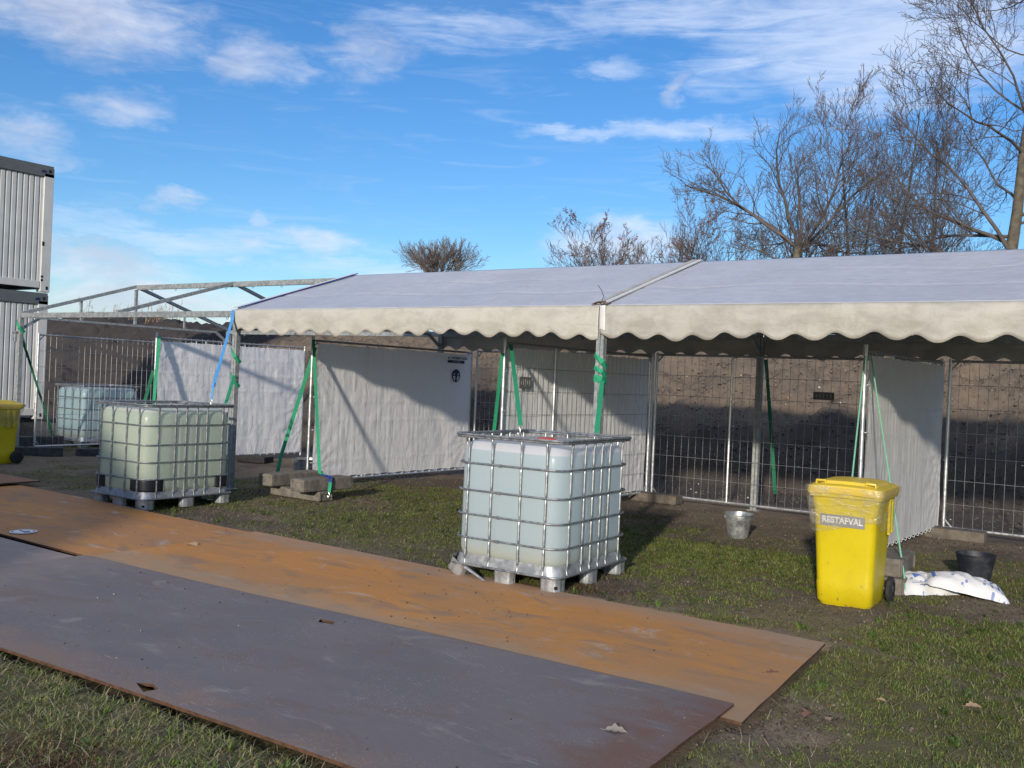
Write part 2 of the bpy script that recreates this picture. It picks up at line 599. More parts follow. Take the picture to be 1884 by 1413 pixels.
def plate_material(name, base, alt, stain, pale, seed, speck=0.3, edges=(), gloss=0.6):
    """rusty or painted steel plate: large blotches, pale scuffs, fine specks"""
    m = bpy.data.materials.new(name)
    m.use_nodes = True
    N = NT(m.node_tree)
    b = N.n['Principled BSDF']
    co = N.mapping(N.node('ShaderNodeTexCoord').outputs['Object'], loc=(seed * 3.7, seed * 1.9, 0))
    big = N.noise(N.mapping(co, (0.7, 1.3, 1)), 1.3, 7, 0.62, 0.5)
    c = N.mix(N.sstep(big, 0.38, 0.58), base, alt)
    med = N.noise(N.mapping(co, (0.6, 1.4, 1), loc=(5, 2, 0)), 2.1, 8, 0.68, 0.8)
    c = N.mix(N.math('MULTIPLY', N.sstep(med, 0.50, 0.64), 0.85), c, stain)
    pal = N.noise(N.mapping(co, (0.8, 1.6, 1), loc=(9, 4, 0)), 2.6, 8, 0.7, 0.7)
    c = N.mix(N.math('MULTIPLY', N.sstep(pal, 0.56, 0.70), 0.75), c, pale)
    fine = N.noise(co, 70, 4, 0.7)
    c = N.mix(N.math('MULTIPLY', N.sstep(fine, 0.42, 0.66), 0.42), c, stain)
    raw = N.node('ShaderNodeTexCoord').outputs['Object']
    sx_ = N.node('ShaderNodeSeparateXYZ')
    N.put(sx_.inputs[0], raw)
    for k_, (axis_, lo_, hi_, col_, amt_) in enumerate(edges):
        v_ = N.math('ADD', sx_.outputs[axis_], N.math('MULTIPLY_ADD', N.noise(N.mapping(co, (0.8, 1.5, 1), loc=(k_ * 3.3, 1, 0)), 3.2, 7, 0.68, 0.6), abs(hi_ - lo_) * 2.4, -abs(hi_ - lo_) * 1.2))
        c = N.mix(N.math('MULTIPLY', N.sstep(v_, lo_, hi_), amt_), c, col_)
    sp = N.noise(N.mapping(co, (1, 1.3, 1)), 105, 3, 0.7)
    zone = N.sstep(N.noise(co, 1.7, 3, 0.6), 0.35, 0.65)
    c = N.mix(N.math('MULTIPLY', N.math('MULTIPLY', N.sstep(sp, 0.60, 0.70), zone), speck), c, (0.50, 0.47, 0.44))
    dk = N.noise(N.mapping(co, (1, 1.2, 1), loc=(4, 4, 0)), 80, 3, 0.7)
    c = N.mix(N.math('MULTIPLY', N.sstep(dk, 0.62, 0.72), 0.35), c, (0.07, 0.055, 0.05))
    sm = N.noise(N.mapping(co, (0.5, 2.2, 1), (0, 0, 0.25), loc=(2, 7, 0)), 4.5, 8, 0.75, 1.2)
    c = N.mix(N.math('MULTIPLY', N.sstep(sm, 0.60, 0.74), 0.55), c, pale)
    # scratches: long thin noise, two directions
    for rot, sc in ((0.5, 14), (1.9, 18)):
        s_ = N.noise(N.mapping(co, (0.25, 6, 1), (0, 0, rot)), sc, 2, 0.5)
        c = N.mix(N.math('MULTIPLY', N.sstep(s_, 0.72, 0.77), speck * 0.55), c, (0.42, 0.40, 0.39))
    N.put(b.inputs['Base Color'], c)
    N.put(b.inputs['Roughness'], N.math('MULTIPLY_ADD', big, 0.35, gloss - 0.17))
    b.inputs['Specular IOR Level'].default_value = 0.35
    bn = N.node('ShaderNodeBump')
    bn.inputs['Strength'].default_value = 0.35
    bn.inputs['Distance'].default_value = 0.004
    N.put(bn.inputs['Height'], N.math('ADD', N.math('MULTIPLY', fine, 0.5), N.math('MULTIPLY', med, 1.2)))
    N.l.new(bn.outputs[0], b.inputs['Normal'])
    return m


M['rust'] = plate_material('orange_rust', (0.56, 0.238, 0.045), (0.46, 0.215, 0.068), (0.29, 0.18, 0.105), (0.47, 0.40, 0.34), 1, 0.35, edges=((1, -3.20, -3.65, (0.36, 0.26, 0.17), 0.70), (0, 7.7, 8.6, (0.31, 0.20, 0.12), 0.6), (1, -2.45, -2.05, (0.34, 0.25, 0.19), 0.6)), gloss=0.75)
M['rust2'] = plate_material('brown_rust', (0.52, 0.228, 0.052), (0.43, 0.205, 0.08), (0.29, 0.175, 0.105), (0.50, 0.44, 0.39), 2, 0.3, gloss=0.75)
M['rust3'] = plate_material('dark_rust', (0.30, 0.145, 0.075), (0.24, 0.13, 0.075), (0.18, 0.11, 0.075), (0.33, 0.26, 0.22), 3, 0.2, gloss=0.8)
M['steel_grey'] = plate_material('grey_steel', (0.145, 0.133, 0.146), (0.172, 0.153, 0.160), (0.165, 0.125, 0.110), (0.29, 0.265, 0.25), 4, 1.0, edges=((0, 8.0, 8.6, (0.17, 0.085, 0.055), 0.8), (1, -5.15, -5.5, (0.24, 0.16, 0.115), 0.7), (0, 4.0, 3.2, (0.24, 0.195, 0.17), 0.6)), gloss=0.62)
M['steel_pale'] = plate_material('pale_steel', (0.29, 0.235, 0.215), (0.33, 0.265, 0.235), (0.22, 0.17, 0.145), (0.44, 0.37, 0.33), 5, 0.5, gloss=0.65)
M['rust_edge'] = mat('rusty_edge', (0.055, 0.026, 0.014), (0.105, 0.05, 0.026), 20, 0.85, 0, 0.3, 90)


def attr_material(name, rough=0.8, bump=0.0, trans=0.0, spec=0.3):
    m = bpy.data.materials.new(name)
    m.use_nodes = True
    N = NT(m.node_tree)
    b = N.n['Principled BSDF']
    a = N.node('ShaderNodeAttribute', attribute_name='col')
    N.l.new(a.outputs['Color'], b.inputs['Base Color'])
    b.inputs['Roughness'].default_value = rough
    b.inputs['Specular IOR Level'].default_value = spec
    if trans:
        tr = N.node('ShaderNodeBsdfTranslucent')
        N.l.new(a.outputs['Color'], tr.inputs['Color'])
        mx = N.node('ShaderNodeMixShader')
        mx.inputs[0].default_value = trans
        N.l.new(b.outputs[0], mx.inputs[1])
        N.l.new(tr.outputs[0], mx.inputs[2])
        N.l.new(mx.outputs[0], N.n['Material Output'].inputs[0])
    return m


def ground_material(name, bank=False):
    m = bpy.data.materials.new(name)
    m.use_nodes = True
    N = NT(m.node_tree)
    b = N.n['Principled BSDF']
    co = N.node('ShaderNodeTexCoord').outputs['Object']
    a = N.node('ShaderNodeAttribute', attribute_name='col')
    n1 = N.noise(co, 9, 6, 0.65)
    n2 = N.noise(co, 60, 4, 0.7)
    c = N.mix(N.math('MULTIPLY', N.sstep(n1, 0.35, 0.68), 0.40), a.outputs['Color'], (0.085, 0.068, 0.052))
    c = N.mix(N.math('MULTIPLY', N.sstep(n2, 0.56, 0.75), 0.45), c, (0.20, 0.165, 0.12))
    c = N.mix(N.math('MULTIPLY', N.sstep(n2, 0.48, 0.30), 0.4), c, (0.055, 0.044, 0.036))
    if bank:
        n3 = N.noise(co, 16, 3, 0.6)
        c = N.mix(N.math('MULTIPLY', N.sstep(n3, 0.76, 0.785), 0.8), c, (0.55, 0.53, 0.5))
    N.put(b.inputs['Base Color'], c)
    b.inputs['Roughness'].default_value = 0.92
    b.inputs['Specular IOR Level'].default_value = 0.2
    bn = N.node('ShaderNodeBump')
    bn.inputs['Strength'].default_value = 0.9
    bn.inputs['Distance'].default_value = 0.03 if bank else 0.02
    n4 = N.noise(co, 170, 3, 0.7)
    c = N.mix(N.math('MULTIPLY', N.sstep(n4, 0.54, 0.36), 0.45), c, (0.05, 0.04, 0.033))
    N.put(b.inputs['Base Color'], c)
    N.put(bn.inputs['Height'], N.math('ADD', N.math('MULTIPLY', n1, 0.8), N.math('MULTIPLY_ADD', n4, 0.25, N.math('MULTIPLY', n2, 0.6))))
    N.l.new(bn.outputs[0], b.inputs['Normal'])
    return m


M['ground'] = ground_material('soil')
M['bank'] = ground_material('bank_soil', True)
M['blade'] = attr_material('grass_blade', 0.6, trans=0.25)
M['clod'] = attr_material('soil_clod', 0.95)
M['bark'] = mat('bark', (0.085, 0.072, 0.055), (0.145, 0.125, 0.092), 6, 0.9, 0, 0.5, 30, bdist=0.03)
M['twig'] = mat('twig', (0.085, 0.070, 0.066), (0.135, 0.112, 0.102), 1.5, 0.85)
M['twig_red'] = mat('reddish_twig', (0.105, 0.078, 0.074), (0.16, 0.122, 0.112), 1.5, 0.85)
M['twig_hazed'] = mat('hazed_twig', (0.13, 0.108, 0.104), (0.19, 0.16, 0.15), 1.5, 0.85)  # distance haze is mixed into this paler twig colour
M['reed'] = mat('dry_reed', (0.30, 0.20, 0.13), (0.42, 0.30, 0.19), 1.5, 0.85)
M['brown_leaf'] = mat('brown_leaf', (0.17, 0.075, 0.045), (0.26, 0.12, 0.065), 4, 0.7)

# ------------------------------------------------------------------ ground
PLATES = {  # corners seen from above, top height
    'far': [(-7.9, -1.70), (-1.55, -1.72), (-1.47, -3.50), (-7.9, -3.48)],
    'mid': [(-2.45, -1.96), (2.95, -2.06), (3.09, -3.80), (-2.45, -3.76)],
    'right': [(2.956, -2.00), (8.47, -2.02), (8.63, -3.78), (3.096, -3.80)],
    'grey': [(3.09, -3.84), (8.51, -3.59), (8.60, -5.35), (3.17, -5.60)],
    'pale': [(-2.4, -3.92), (3.06, -3.845), (3.14, -5.60), (-2.4, -5.70)],
}


def in_plates(x, y, grow=0.0):
    r = np.zeros(np.shape(x), bool)
    for pts in PLATES.values():
        cx = sum(p[0] for p in pts) / 4
        cy = sum(p[1] for p in pts) / 4
        ins = np.ones(np.shape(x), bool)
        for i in range(4):
            ax, ay = pts[i]
            bx, by = pts[(i + 1) % 4]
            ex, ey = bx - ax, by - ay
            ln = math.hypot(ex, ey)
            sd = ((x - ax) * ey - (y - ay) * ex) / ln          # positive inside (clockwise order)
            ins &= sd > -grow
        r |= ins
    return r


def cover(x, y):
    """how much grass stands at a point, 0..1"""
    c = fbm(x, y, 1.3, 4, 5) * 1.15 + fbm(x, y, 0.33, 3, 9) * 0.55 - 0.83
    c = c - 0.9 * sst(y, 2.0, 3.6) - 0.25 * sst(y, 0.6, 2.0) * sst(x, 0.5, -2)
    c = c + 0.55 * sst(y, -5.0, -5.5)
    c = c + 0.34 * sst(x, 8.3, 8.8) * sst(y, -0.2, -0.8)
    c = c + 0.25 * np.exp(-(((x - 3.6) / 1.6) ** 2 + ((y + 0.3) / 1.0) ** 2))
    c = c + 0.25 * np.exp(-(((x - 6.9) / 0.8) ** 2 + ((y - 0.4) / 0.9) ** 2))
    c = c - 0.5 * np.exp(-(((x - 6.72) / 0.32) ** 2 + ((y + 6.15) / 0.22) ** 2))
    c = c - 0.25 * np.exp(-((y + 1.95) / 0.12) ** 2)
    c = c - 0.35 * np.exp(-(((x - 8.75) / 0.35) ** 2 + ((y + 3.9) / 0.9) ** 2))
    return np.clip(c * 3.0 + 0.36, 0, 1)


def gz(x, y):
    h = (fbm(x, y, 1.7, 3, 21) - 0.5) * 0.05 + (fbm(x, y, 0.28, 4, 23) - 0.5) * 0.035
    under = in_plates(x, y, 0.04)
    return np.where(under, -0.03, h - 0.004)


def axis(parts):
    a = []
    for lo, hi, st in parts:
        a.append(np.arange(lo, hi - 1e-6, st))
    a.append(np.array([parts[-1][1]]))
    return np.concatenate(a)


gx = axis([(-600, -100, 100), (-100, -30, 10), (-30, -10, 1.0), (-10, 2, 0.12), (2, 10.4, 0.035), (10.4, 14, 0.4), (14, 40, 4), (40, 100, 20), (100, 600, 100)])
gy = axis([(-600, -100, 100), (-100, -20, 10), (-20, -7, 1.0), (-7, 1.6, 0.035), (1.6, 6, 0.07), (6, 20, 1.0), (20, 100, 10), (100, 600, 100)])
X, Y = np.meshgrid(gx, gy)
Z = gz(X, Y)
fade = sst(np.hypot(X - 4, Y), 40, 20)
Z = Z * fade
nx, ny = len(gx), len(gy)
ii = np.arange(nx * ny).reshape(ny, nx)
quads = np.stack([ii[:-1, :-1], ii[:-1, 1:], ii[1:, 1:], ii[1:, :-1]], -1).reshape(-1, 4)
cv = cover(X, Y)
soil = np.array([0.25, 0.195, 0.140])
wet = np.array([0.105, 0.088, 0.076])
moss = np.array([0.145, 0.135, 0.055])
tan = np.array([0.25, 0.195, 0.135])
wn = sst(fbm(X, Y, 0.9, 4, 31), 0.45, 0.62)[..., None]
ton = sst(fbm(X, Y, 2.2, 3, 37), 0.5, 0.68)[..., None]
gcol = soil * (1 - 0.75 * wn) + wet * 0.75 * wn
gcol = gcol * (1 - 0.5 * ton) + tan * 0.5 * ton
cc = (cv * 0.8)[..., None]
gcol = gcol * (1 - cc) + moss * cc
# pale dry sand near the cabins far left
sandm = (sst(X, -6.0, -8.0) * sst(Y, 0.2, 1.2))[..., None]
gcol = gcol * (1 - sandm) + np.array([0.34, 0.26, 0.17]) * sandm
red = np.exp(-(((X - 6.72) / 0.3) ** 2 + ((Y + 6.12) / 0.2) ** 2))[..., None]
gcol = gcol * (1 - red * 0.8) + np.array([0.075, 0.035, 0.022]) * red * 0.8
ground = mesh_np('ground', np.stack([X, Y, Z], -1).reshape(-1, 3), quads, M['ground'], smooth=True, attr={'col': gcol.reshape(-1, 3)})
ground['kind'] = 'structure'

# soil bank behind the back fence
bx = axis([(-120, -40, 8), (-40, -16, 0.22), (-16, 13, 0.085), (13, 30, 1.0), (30, 90, 10)])
by = axis([(4.7, 11.2, 0.075), (11.2, 14, 0.14), (14, 22, 1.0)])
X, Y = np.meshgrid(bx, by)
foot = 6.0 + (fbm(X, 0 * X, 5, 2, 41) - 0.5) * 1.4
crest = 2.76 + (fbm(X, 0 * X + 3, 3.2, 4, 43) - 0.5) * 1.0 + 0.35 * sst(X, -12, -18)
tt = np.clip((Y - foot) / 5.2, 0, 1)
prof = crest * (0.18 * sst(tt, 0, 0.25) + 0.82 * sst(tt, 0.05, 1.05))
prof = np.where(Y > 15, crest * sst(Y, 21, 15), prof)
rough_ = sst(tt, 0.0, 0.12)
Z = prof + rough_ * ((fbm(X, Y, 1.4, 3, 47) - 0.5) * 0.50 + (np.abs(fbm(X, Y, 0.75, 4, 49, 0.62) - 0.5) * -0.9 + 0.12) + (fbm(X, Y, 0.30, 3, 48) - 0.5) * 0.22 + (vnoise(X / 0.17, Y / 0.17, 51) - 0.5) * 0.10)
Z = Z + (1 - rough_) * (fbm(X, Y, 0.5, 4, 53) - 0.5) * 0.07 - 0.10 * sst(Y, 5.0, 4.7) + 0.012
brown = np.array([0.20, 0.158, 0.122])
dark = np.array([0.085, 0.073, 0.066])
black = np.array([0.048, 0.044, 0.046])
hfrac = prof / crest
mixb = sst(hfrac + (fbm(X, Y, 1.3, 4, 57) - 0.5) * 0.9, 0.22, 0.58)[..., None]  # lower slope darker: tent shade painted into the soil colour
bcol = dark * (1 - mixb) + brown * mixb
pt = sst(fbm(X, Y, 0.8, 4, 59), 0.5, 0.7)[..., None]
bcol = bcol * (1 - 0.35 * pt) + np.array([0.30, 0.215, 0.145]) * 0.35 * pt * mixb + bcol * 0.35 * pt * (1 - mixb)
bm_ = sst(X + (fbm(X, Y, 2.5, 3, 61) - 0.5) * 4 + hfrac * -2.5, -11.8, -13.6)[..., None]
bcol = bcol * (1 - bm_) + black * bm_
nx, ny = len(bx), len(by)
ii = np.arange(nx * ny).reshape(ny, nx)
quads = np.stack([ii[:-1, :-1], ii[:-1, 1:], ii[1:, 1:], ii[1:, :-1]], -1).reshape(-1, 4)
BANKZ, BANKC = Z.copy(), bcol.copy()
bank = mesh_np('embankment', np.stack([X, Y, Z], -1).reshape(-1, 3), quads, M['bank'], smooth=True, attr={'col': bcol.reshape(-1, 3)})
bank['kind'] = 'structure'

# unseen heap added on the sunny side, flank shaped to shade the far left
hx = axis([(-30, 12, 0.5)])
hy = axis([(-21, -9, 0.5)])
X, Y = np.meshgrid(hx, hy)
ridge = np.minimum(4.75, 0.85 * (9.4 - X))
ridge = np.maximum(ridge, 0) * sst(X, -30, -24)
acr = np.clip(1 - np.abs(Y + 14.5) / 5.5, 0, 1)
Z = ridge * sst(acr, 0, 0.95) + (fbm(X, Y, 1.5, 3, 63) - 0.5) * 0.25 * sst(ridge * acr, 0, 0.6) - 0.06
hcol = np.ones((X.size, 3)) * np.array([0.07, 0.058, 0.05])
nx, ny = len(hx), len(hy)
ii = np.arange(nx * ny).reshape(ny, nx)
quads = np.stack([ii[:-1, :-1], ii[:-1, 1:], ii[1:, 1:], ii[1:, :-1]], -1).reshape(-1, 4)
heap = mesh_np('shade_heap', np.stack([X, Y, Z], -1).reshape(-1, 3), quads, M['bank'], smooth=True, attr={'col': hcol})
heap['kind'] = 'structure'


# ------------------------------------------------------------------ steel plates
def quad_uv(c, u, v):
    a = Vector(c[0]).lerp(Vector(c[1]), u)
    b = Vector(c[3]).lerp(Vector(c[2]), u)
    return a.lerp(b, v)


def plate(corners, z1, m, label, holes=(), th=0.016, bend=0.0, seed=0):
    c = [Vector((p[0], p[1])) for p in corners]
    r_ = random.Random(seed)
    outline = []
    for i in range(4):
        a, b = c[i], c[(i + 1) % 4]
        n = 14 if (b - a).length > 3 else 6
        for k in range(n):
            p = a.lerp(b, k / n)
            j = 0.004 if 0 < k else 0.0
            outline.append(p + Vector((r_.uniform(-j, j), r_.uniform(-j, j))))
    bm = bmesh.new()
    edges = []
    for loop in [outline] + [list(map(Vector, h)) for h in holes]:
        vs_ = [bm.verts.new((p.x, p.y, 0)) for p in loop]
        for i in range(len(vs_)):
            edges.append(bm.edges.new((vs_[i], vs_[(i + 1) % len(vs_)])))
    bmesh.ops.triangle_fill(bm, use_beauty=True, use_dissolve=False, edges=edges)
    bmesh.ops.subdivide_edges(bm, edges=[e for e in bm.edges if e.calc_length() > 0.5], cuts=2, use_grid_fill=True)
    bmesh.ops.triangulate(bm, faces=bm.faces[:])
    bmesh.ops.recalc_face_normals(bm, faces=bm.faces[:])
    for f in bm.faces:
        if f.normal.z < 0:
            f.normal_flip()
    top = list(bm.faces)
    ret = bmesh.ops.extrude_face_region(bm, geom=top)
    newv = [e for e in ret['geom'] if isinstance(e, bmesh.types.BMVert)]
    newf = [e for e in ret['geom'] if isinstance(e, bmesh.types.BMFace)]
    for v in newv:
        v.co.z += th
    bmesh.ops.recalc_face_normals(bm, faces=bm.faces[:])
    bm.normal_update()
    cx = sum(p.x for p in c) / 4
    for v in bm.verts:
        v.co.z += z1 - th + bend * ((v.co.x - cx) / 2.7) ** 2 + 0.004 * math.sin(v.co.x * 1.3 + seed)
    for f in bm.faces:
        f.material_index = 1 if abs(f.normal.z) < 0.5 else 0
    me = bpy.data.meshes.new('steel_plate')
    bm.to_mesh(me)
    bm.free()
    me.materials.append(m)
    me.materials.append(M['rust_edge'])
    o = bpy.data.objects.new('steel_plate', me)
    COL.objects.link(o)
    return tag(o, label, 'steel plate', 'steel road plates on the grass')


PL = PLATES
plate(PL['pale'], 0.016, M['steel_pale'], 'pale grey brown road plate at the left picture edge beside the grey one', seed=1)
plate(PL['mid'], 0.024, M['rust2'], 'rusty brown road plate in front of the left water container, with the round sticker', seed=2)
plate(PL['right'], 0.022, M['rust'], 'long orange rusted road plate running in front of the right water container', seed=3)
plate(PL['far'], 0.060, M['rust3'], 'shaded rusty road plate lying on top at the far left', seed=4)
plate(PL['grey'], 0.040, M['steel_grey'], 'wide dark grey road plate in the foreground with lifting holes', seed=5,
      holes=[[(5.885, -3.90), (6.00, -3.885), (6.035, -3.935), (5.93, -3.96)][::-1],
             [(6.17, -5.375), (6.24, -5.33), (6.33, -5.36), (6.315, -5.43)][::-1]])

# round floor sticker
st = MB()
st.lathe([(0.0, 0.0035), (0.112, 0.0035), (0.115, 0.0)], 36)
stk = st.build('floor_sticker', M['white_plastic'], smooth=False, loc=(1.70, -3.615, 0.0285))
tag(stk, 'round white and blue floor sticker stuck on the rusty brown plate', 'sticker')
M['sticker_blue'] = mat('sticker_blue', (0.045, 0.07, 0.16), (0.06, 0.09, 0.2), 20, 0.5)
mk = MB()
mk.lathe([(0.088, 0.0040), (0.100, 0.0040)], 36)
mk.add([(-0.07, -0.012, 0.0042), (0.075, -0.028, 0.0042), (0.085, 0.02, 0.0042), (0.02, 0.045, 0.0042), (0.0, 0.012, 0.0042), (-0.07, 0.008, 0.0042)], [(0, 1, 2, 3, 4, 5)])
mk.build('pictogram', M['sticker_blue'], stk)


# ------------------------------------------------------------------ water containers (IBC)
def bottle_material(name, low, top, level):
    m = bpy.data.materials.new(name)
    m.use_nodes = True
    N = NT(m.node_tree)
    b = N.n['Principled BSDF']
    co = N.node('ShaderNodeTexCoord').outputs['Object']
    sp = N.node('ShaderNodeSeparateXYZ')
    N.put(sp.inputs[0], co)
    z = sp.outputs[2]
    wet_ = N.sstep(z, level + 0.004, level - 0.004)
    c = N.mix(wet_, top, low)
    sed = N.math('MULTIPLY', N.sstep(N.math('MULTIPLY_ADD', N.noise(co, 5, 4, 0.6), 0.12, z), 0.40, 0.22), 0.75)
    c = N.mix(sed, c, (0.66, 0.63, 0.45))
    dirt = N.sstep(N.noise(N.mapping(co, (2, 2, 0.4)), 9, 6, 0.7), 0.60, 0.80)
    c = N.mix(N.math('MULTIPLY', dirt, 0.25), c, (0.40, 0.40, 0.33))
    N.put(b.inputs['Base Color'], c)
    b.inputs['Roughness'].default_value = 0.30
    bn = N.node('ShaderNodeBump')
    bn.inputs['Strength'].default_value = 0.25
    bn.inputs['Distance'].default_value = 0.02
    N.put(bn.inputs['Height'], N.noise(co, 5, 3, 0.5))
    N.l.new(bn.outputs[0], b.inputs['Normal'])
    tr = N.node('ShaderNodeBsdfTranslucent')
    N.put(tr.inputs['Color'], N.mix(0.40, c, (0.95, 0.97, 0.97)))
    mx = N.node('ShaderNodeMixShader')
    mx.inputs[0].default_value = 0.52
    N.l.new(b.outputs[0], mx.inputs[1])
    N.l.new(tr.outputs[0], mx.inputs[2])
    N.l.new(mx.outputs[0], N.n['Material Output'].inputs[0])
    return m


M['bottle_blue'] = bottle_material('bluish_tank_plastic', (0.57, 0.69, 0.725), (0.84, 0.84, 0.87), 1.035)
M['bottle_green'] = bottle_material('greenish_tank_plastic', (0.60, 0.69, 0.56), (0.78, 0.80, 0.74), 1.07)
M['bottle_teal'] = bottle_material('teal_tank_plastic', (0.42, 0.60, 0.64), (0.60, 0.67, 0.71), 1.08)


def rrect(hx_, hy_, r, nc=6, ns=8):
    """rounded rectangle, counter-clockwise, with points along the sides"""
    pts = []
    for (cx, cy, a0) in ((hx_ - r, hy_ - r, 0), (-hx_ + r, hy_ - r, 90), (-hx_ + r, -hy_ + r, 180), (hx_ - r, -hy_ + r, 270)):
        for k in range(nc + 1):
            a = math.radians(a0 + 90 * k / nc)
            pts.append((cx + r * math.cos(a), cy + r * math.sin(a)))
        # the straight side that follows
        nxt = {0: (-hx_ + r, hy_), 90: (-hx_, -hy_ + r), 180: (hx_ - r, -hy_), 270: (hx_, hy_ - r)}[a0]
        p = pts[-1]
        for k in range(1, ns):
            pts.append((p[0] + (nxt[0] - p[0]) * k / ns, p[1] + (nxt[1] - p[1]) * k / ns))
    return pts


RING_Z = [0.333, 0.52, 0.712, 0.927]
BAR_X = [-0.36, -0.135, 0.135, 0.365]
BAR_Y = [-0.43, -0.21, -0.07, 0.07, 0.21, 0.43]


def make_ibc(label, bottle, loc, rz, corner_pads=False, bent=False):
    t = thing('water_container', label, 'water container', loc, rz, 'caged water containers')
    hx_, hy_ = 0.485, 0.585
    # bottle: rounded box, bulging a little between the cage bars
    b = MB()
    rings = []
    zs = [0.165, 0.175, 0.20, 0.24, 0.30, 0.38, 0.46, 0.54, 0.62, 0.70, 0.78, 0.86, 0.93, 0.985, 1.03, 1.06, 1.08, 1.09]
    for z in zs:
        ins = 0.0
        if z < 0.24:
            ins = 0.05 * ((0.24 - z) / 0.075) ** 2 * 0.9
        if z > 0.985:
            q = (z - 0.985) / 0.105
            ins = 0.105 * (1 - math.sqrt(max(0, 1 - q * q)))
        prof_ = rrect(hx_ - ins, hy_ - ins, 0.13 - min(ins, 0.07) * 0.4, 7, 22)
        rg = []
        for (x, y) in prof_:
            # shallow grooves where the upright bars sit
            g_ = 0.0
            if abs(y) < hy_ - 0.12:
                g_ += sum(math.exp(-((y - q) / 0.022) ** 2) for q in BAR_Y[1:-1])
                x = x - math.copysign(0.016 * g_, x) + math.copysign(0.012 * math.cos((z - 0.6) * 3.0), x)
            elif abs(x) < hx_ - 0.12:
                g_ += sum(math.exp(-((x - q) / 0.022) ** 2) for q in BAR_X[:])
                y = y - math.copysign(0.010 * g_, y) + math.copysign(0.010 * math.cos((z - 0.6) * 3.0), y)
            rg.append((x * 0.98, y * 0.98, z if z < 0.9 else z + (z - 0.9) * 0.12))
        rings.append(rg)
    b.loops(rings, True, True)
    bo = b.build('tank', bottle, t, smooth=True)
    # filler cap
    cp = MB()
    cp.lathe([(0.095, 1.085), (0.095, 1.10), (0.082, 1.102), (0.080, 1.125), (0.070, 1.132), (0.0, 1.132)], 20)
    for k in range(6):
        a = k * PI / 3
        cp.box((0.081 * math.cos(a), 0.081 * math.sin(a), 1.113), (0.016, 0.012, 0.026), Matrix.Rotation(a, 4, 'Z'))
    cp.build('filler_cap', M['red_plastic'], t, smooth=True)
    # cage rings
    for z in RING_Z:
        p = rrect(0.497, 0.597, 0.14, 6, 3)
        r_ = MB().tube([(x, y, z) for x, y in p], 0.0085, 8, closed=True)
        for (x, y) in ((-0.06, -0.597),):
            r_.box((x, y, z), (0.035, 0.022, 0.02))
        r_.build('cage_ring', M['cage_steel'], t, smooth=True)
    p = rrect(0.512, 0.612, 0.10, 6, 3)
    r_ = MB().tube([(x, y, 1.152) for x, y in p], 0.0105, 8, closed=True)
    r_.tube([(x * 0.992, y * 0.992, 1.134) for x, y in p], 0.0095, 8, closed=True)
    r_.build('top_ring', M['cage_steel'], t, smooth=True)
    # upright bars, pinched flat where they cross the rings
    crossings = [0.16] + RING_Z + [1.14]

    def bar(x, y):
        pts, rr = [], []
        nrm = Vector((math.copysign(1, x), 0, 0)) if abs(x) > 0.48 else Vector((0, math.copysign(1, y), 0))
        z = 0.115
        while z < 1.146:
            d = min(abs(z - c_) for c_ in crossings)
            pin = max(0.0, 1 - d / 0.022)
            top_in = max(0, z - 1.06) / 0.08 * 0.012
            pts.append(Vector((x, y, z)) - nrm * (0.006 * pin) + nrm * top_in)
            rr.append(0.0102 * (1 - 0.50 * pin))
            z += 0.0165
        MB().tube(pts, rr, 8).build('cage_bar', M['cage_steel'], t, smooth=True)
    for x in BAR_X:
        for sy in (-1, 1):
            bar(x, sy * 0.588)
    for y in BAR_Y:
        for sx in (-1, 1):
            bar(sx * 0.488, y)
    # pallet: sheet tray with a curled rim, tube ring, feet
    tray = MB()
    tray.loops([[(x, y, z) for x, y in rrect(hx__, hy__, 0.11, 7, 4)] for hx__, hy__, z in
                ((0.44, 0.54, 0.108), (0.494, 0.594, 0.110), (0.484, 0.584, 0.160), (0.474, 0.574, 0.198), (0.455, 0.555, 0.165))], True, True)
    tray.build('pallet_tray', M['pallet_zinc'], t, smooth=True)
    MB().tube([(x, y, 0.120) for x, y in rrect(0.507, 0.607, 0.07, 6, 3)], 0.010, 8, closed=True).build('pallet_ring', M['cage_steel'], t, smooth=True)
    for sx in (-1, 0, 1):
        for sy in (-1, 0, 1):
            if sx == 0 and sy == 0:
                continue
            f = MB()
            cx, cy = sx * (0.497 - 0.082 if sx and sy else 0.445), sy * (0.597 - 0.082 if sx and sy else 0.545)
            hxx, hyy = (0.080, 0.080) if (sx and sy) else ((0.085, 0.055) if sx == 0 else (0.055, 0.085))
            prof_ = rrect(hxx, hyy, 0.045, 6, 4)
            outer = []
            for z, sc in ((0.0, 0.97), (0.010, 1.0), (0.055, 0.985), (0.095, 1.01), (0.118, 1.02)):
                ring_ = []
                for i, (x, y) in enumerate(prof_):
                    rib = 1.0 + (0.03 if (i % 4 in (0, 1)) else -0.025)
                    ring_.append((x * sc * rib, y * sc * rib, z))
                outer.append(ring_)
            f.loops(outer, True, False)
            fo = f.build('pallet_foot', M['pallet_zinc'], t, smooth=True, loc=(cx, cy, 0))
            if sx and sy:
                h = MB()
                h.tube([(0.055 * sx, 0.055 * sy, 0.048), (0.0685 * sx, 0.0685 * sy, 0.048)], 0.015, 12)
                h.build('bolt_hole', M['hole'], fo)
                if bent and sx < 0 and sy < 0:
                    fo.rotation_euler = (0.15, 0.55, 0)
                    fo.location.z = 0.045
                    fo.location.x -= 0.05
    # bent runner strips under the feet
    for sy in (-1, 1):
        MB().strap([(-0.40, sy * 0.53, 0.020), (-0.2, sy * 0.53, 0.006), (0.2, sy * 0.53, 0.006), (0.40, sy * 0.53, 0.02)], 0.04, 0.004, (0, 1, 0)).build('runner', M['galv'], t)
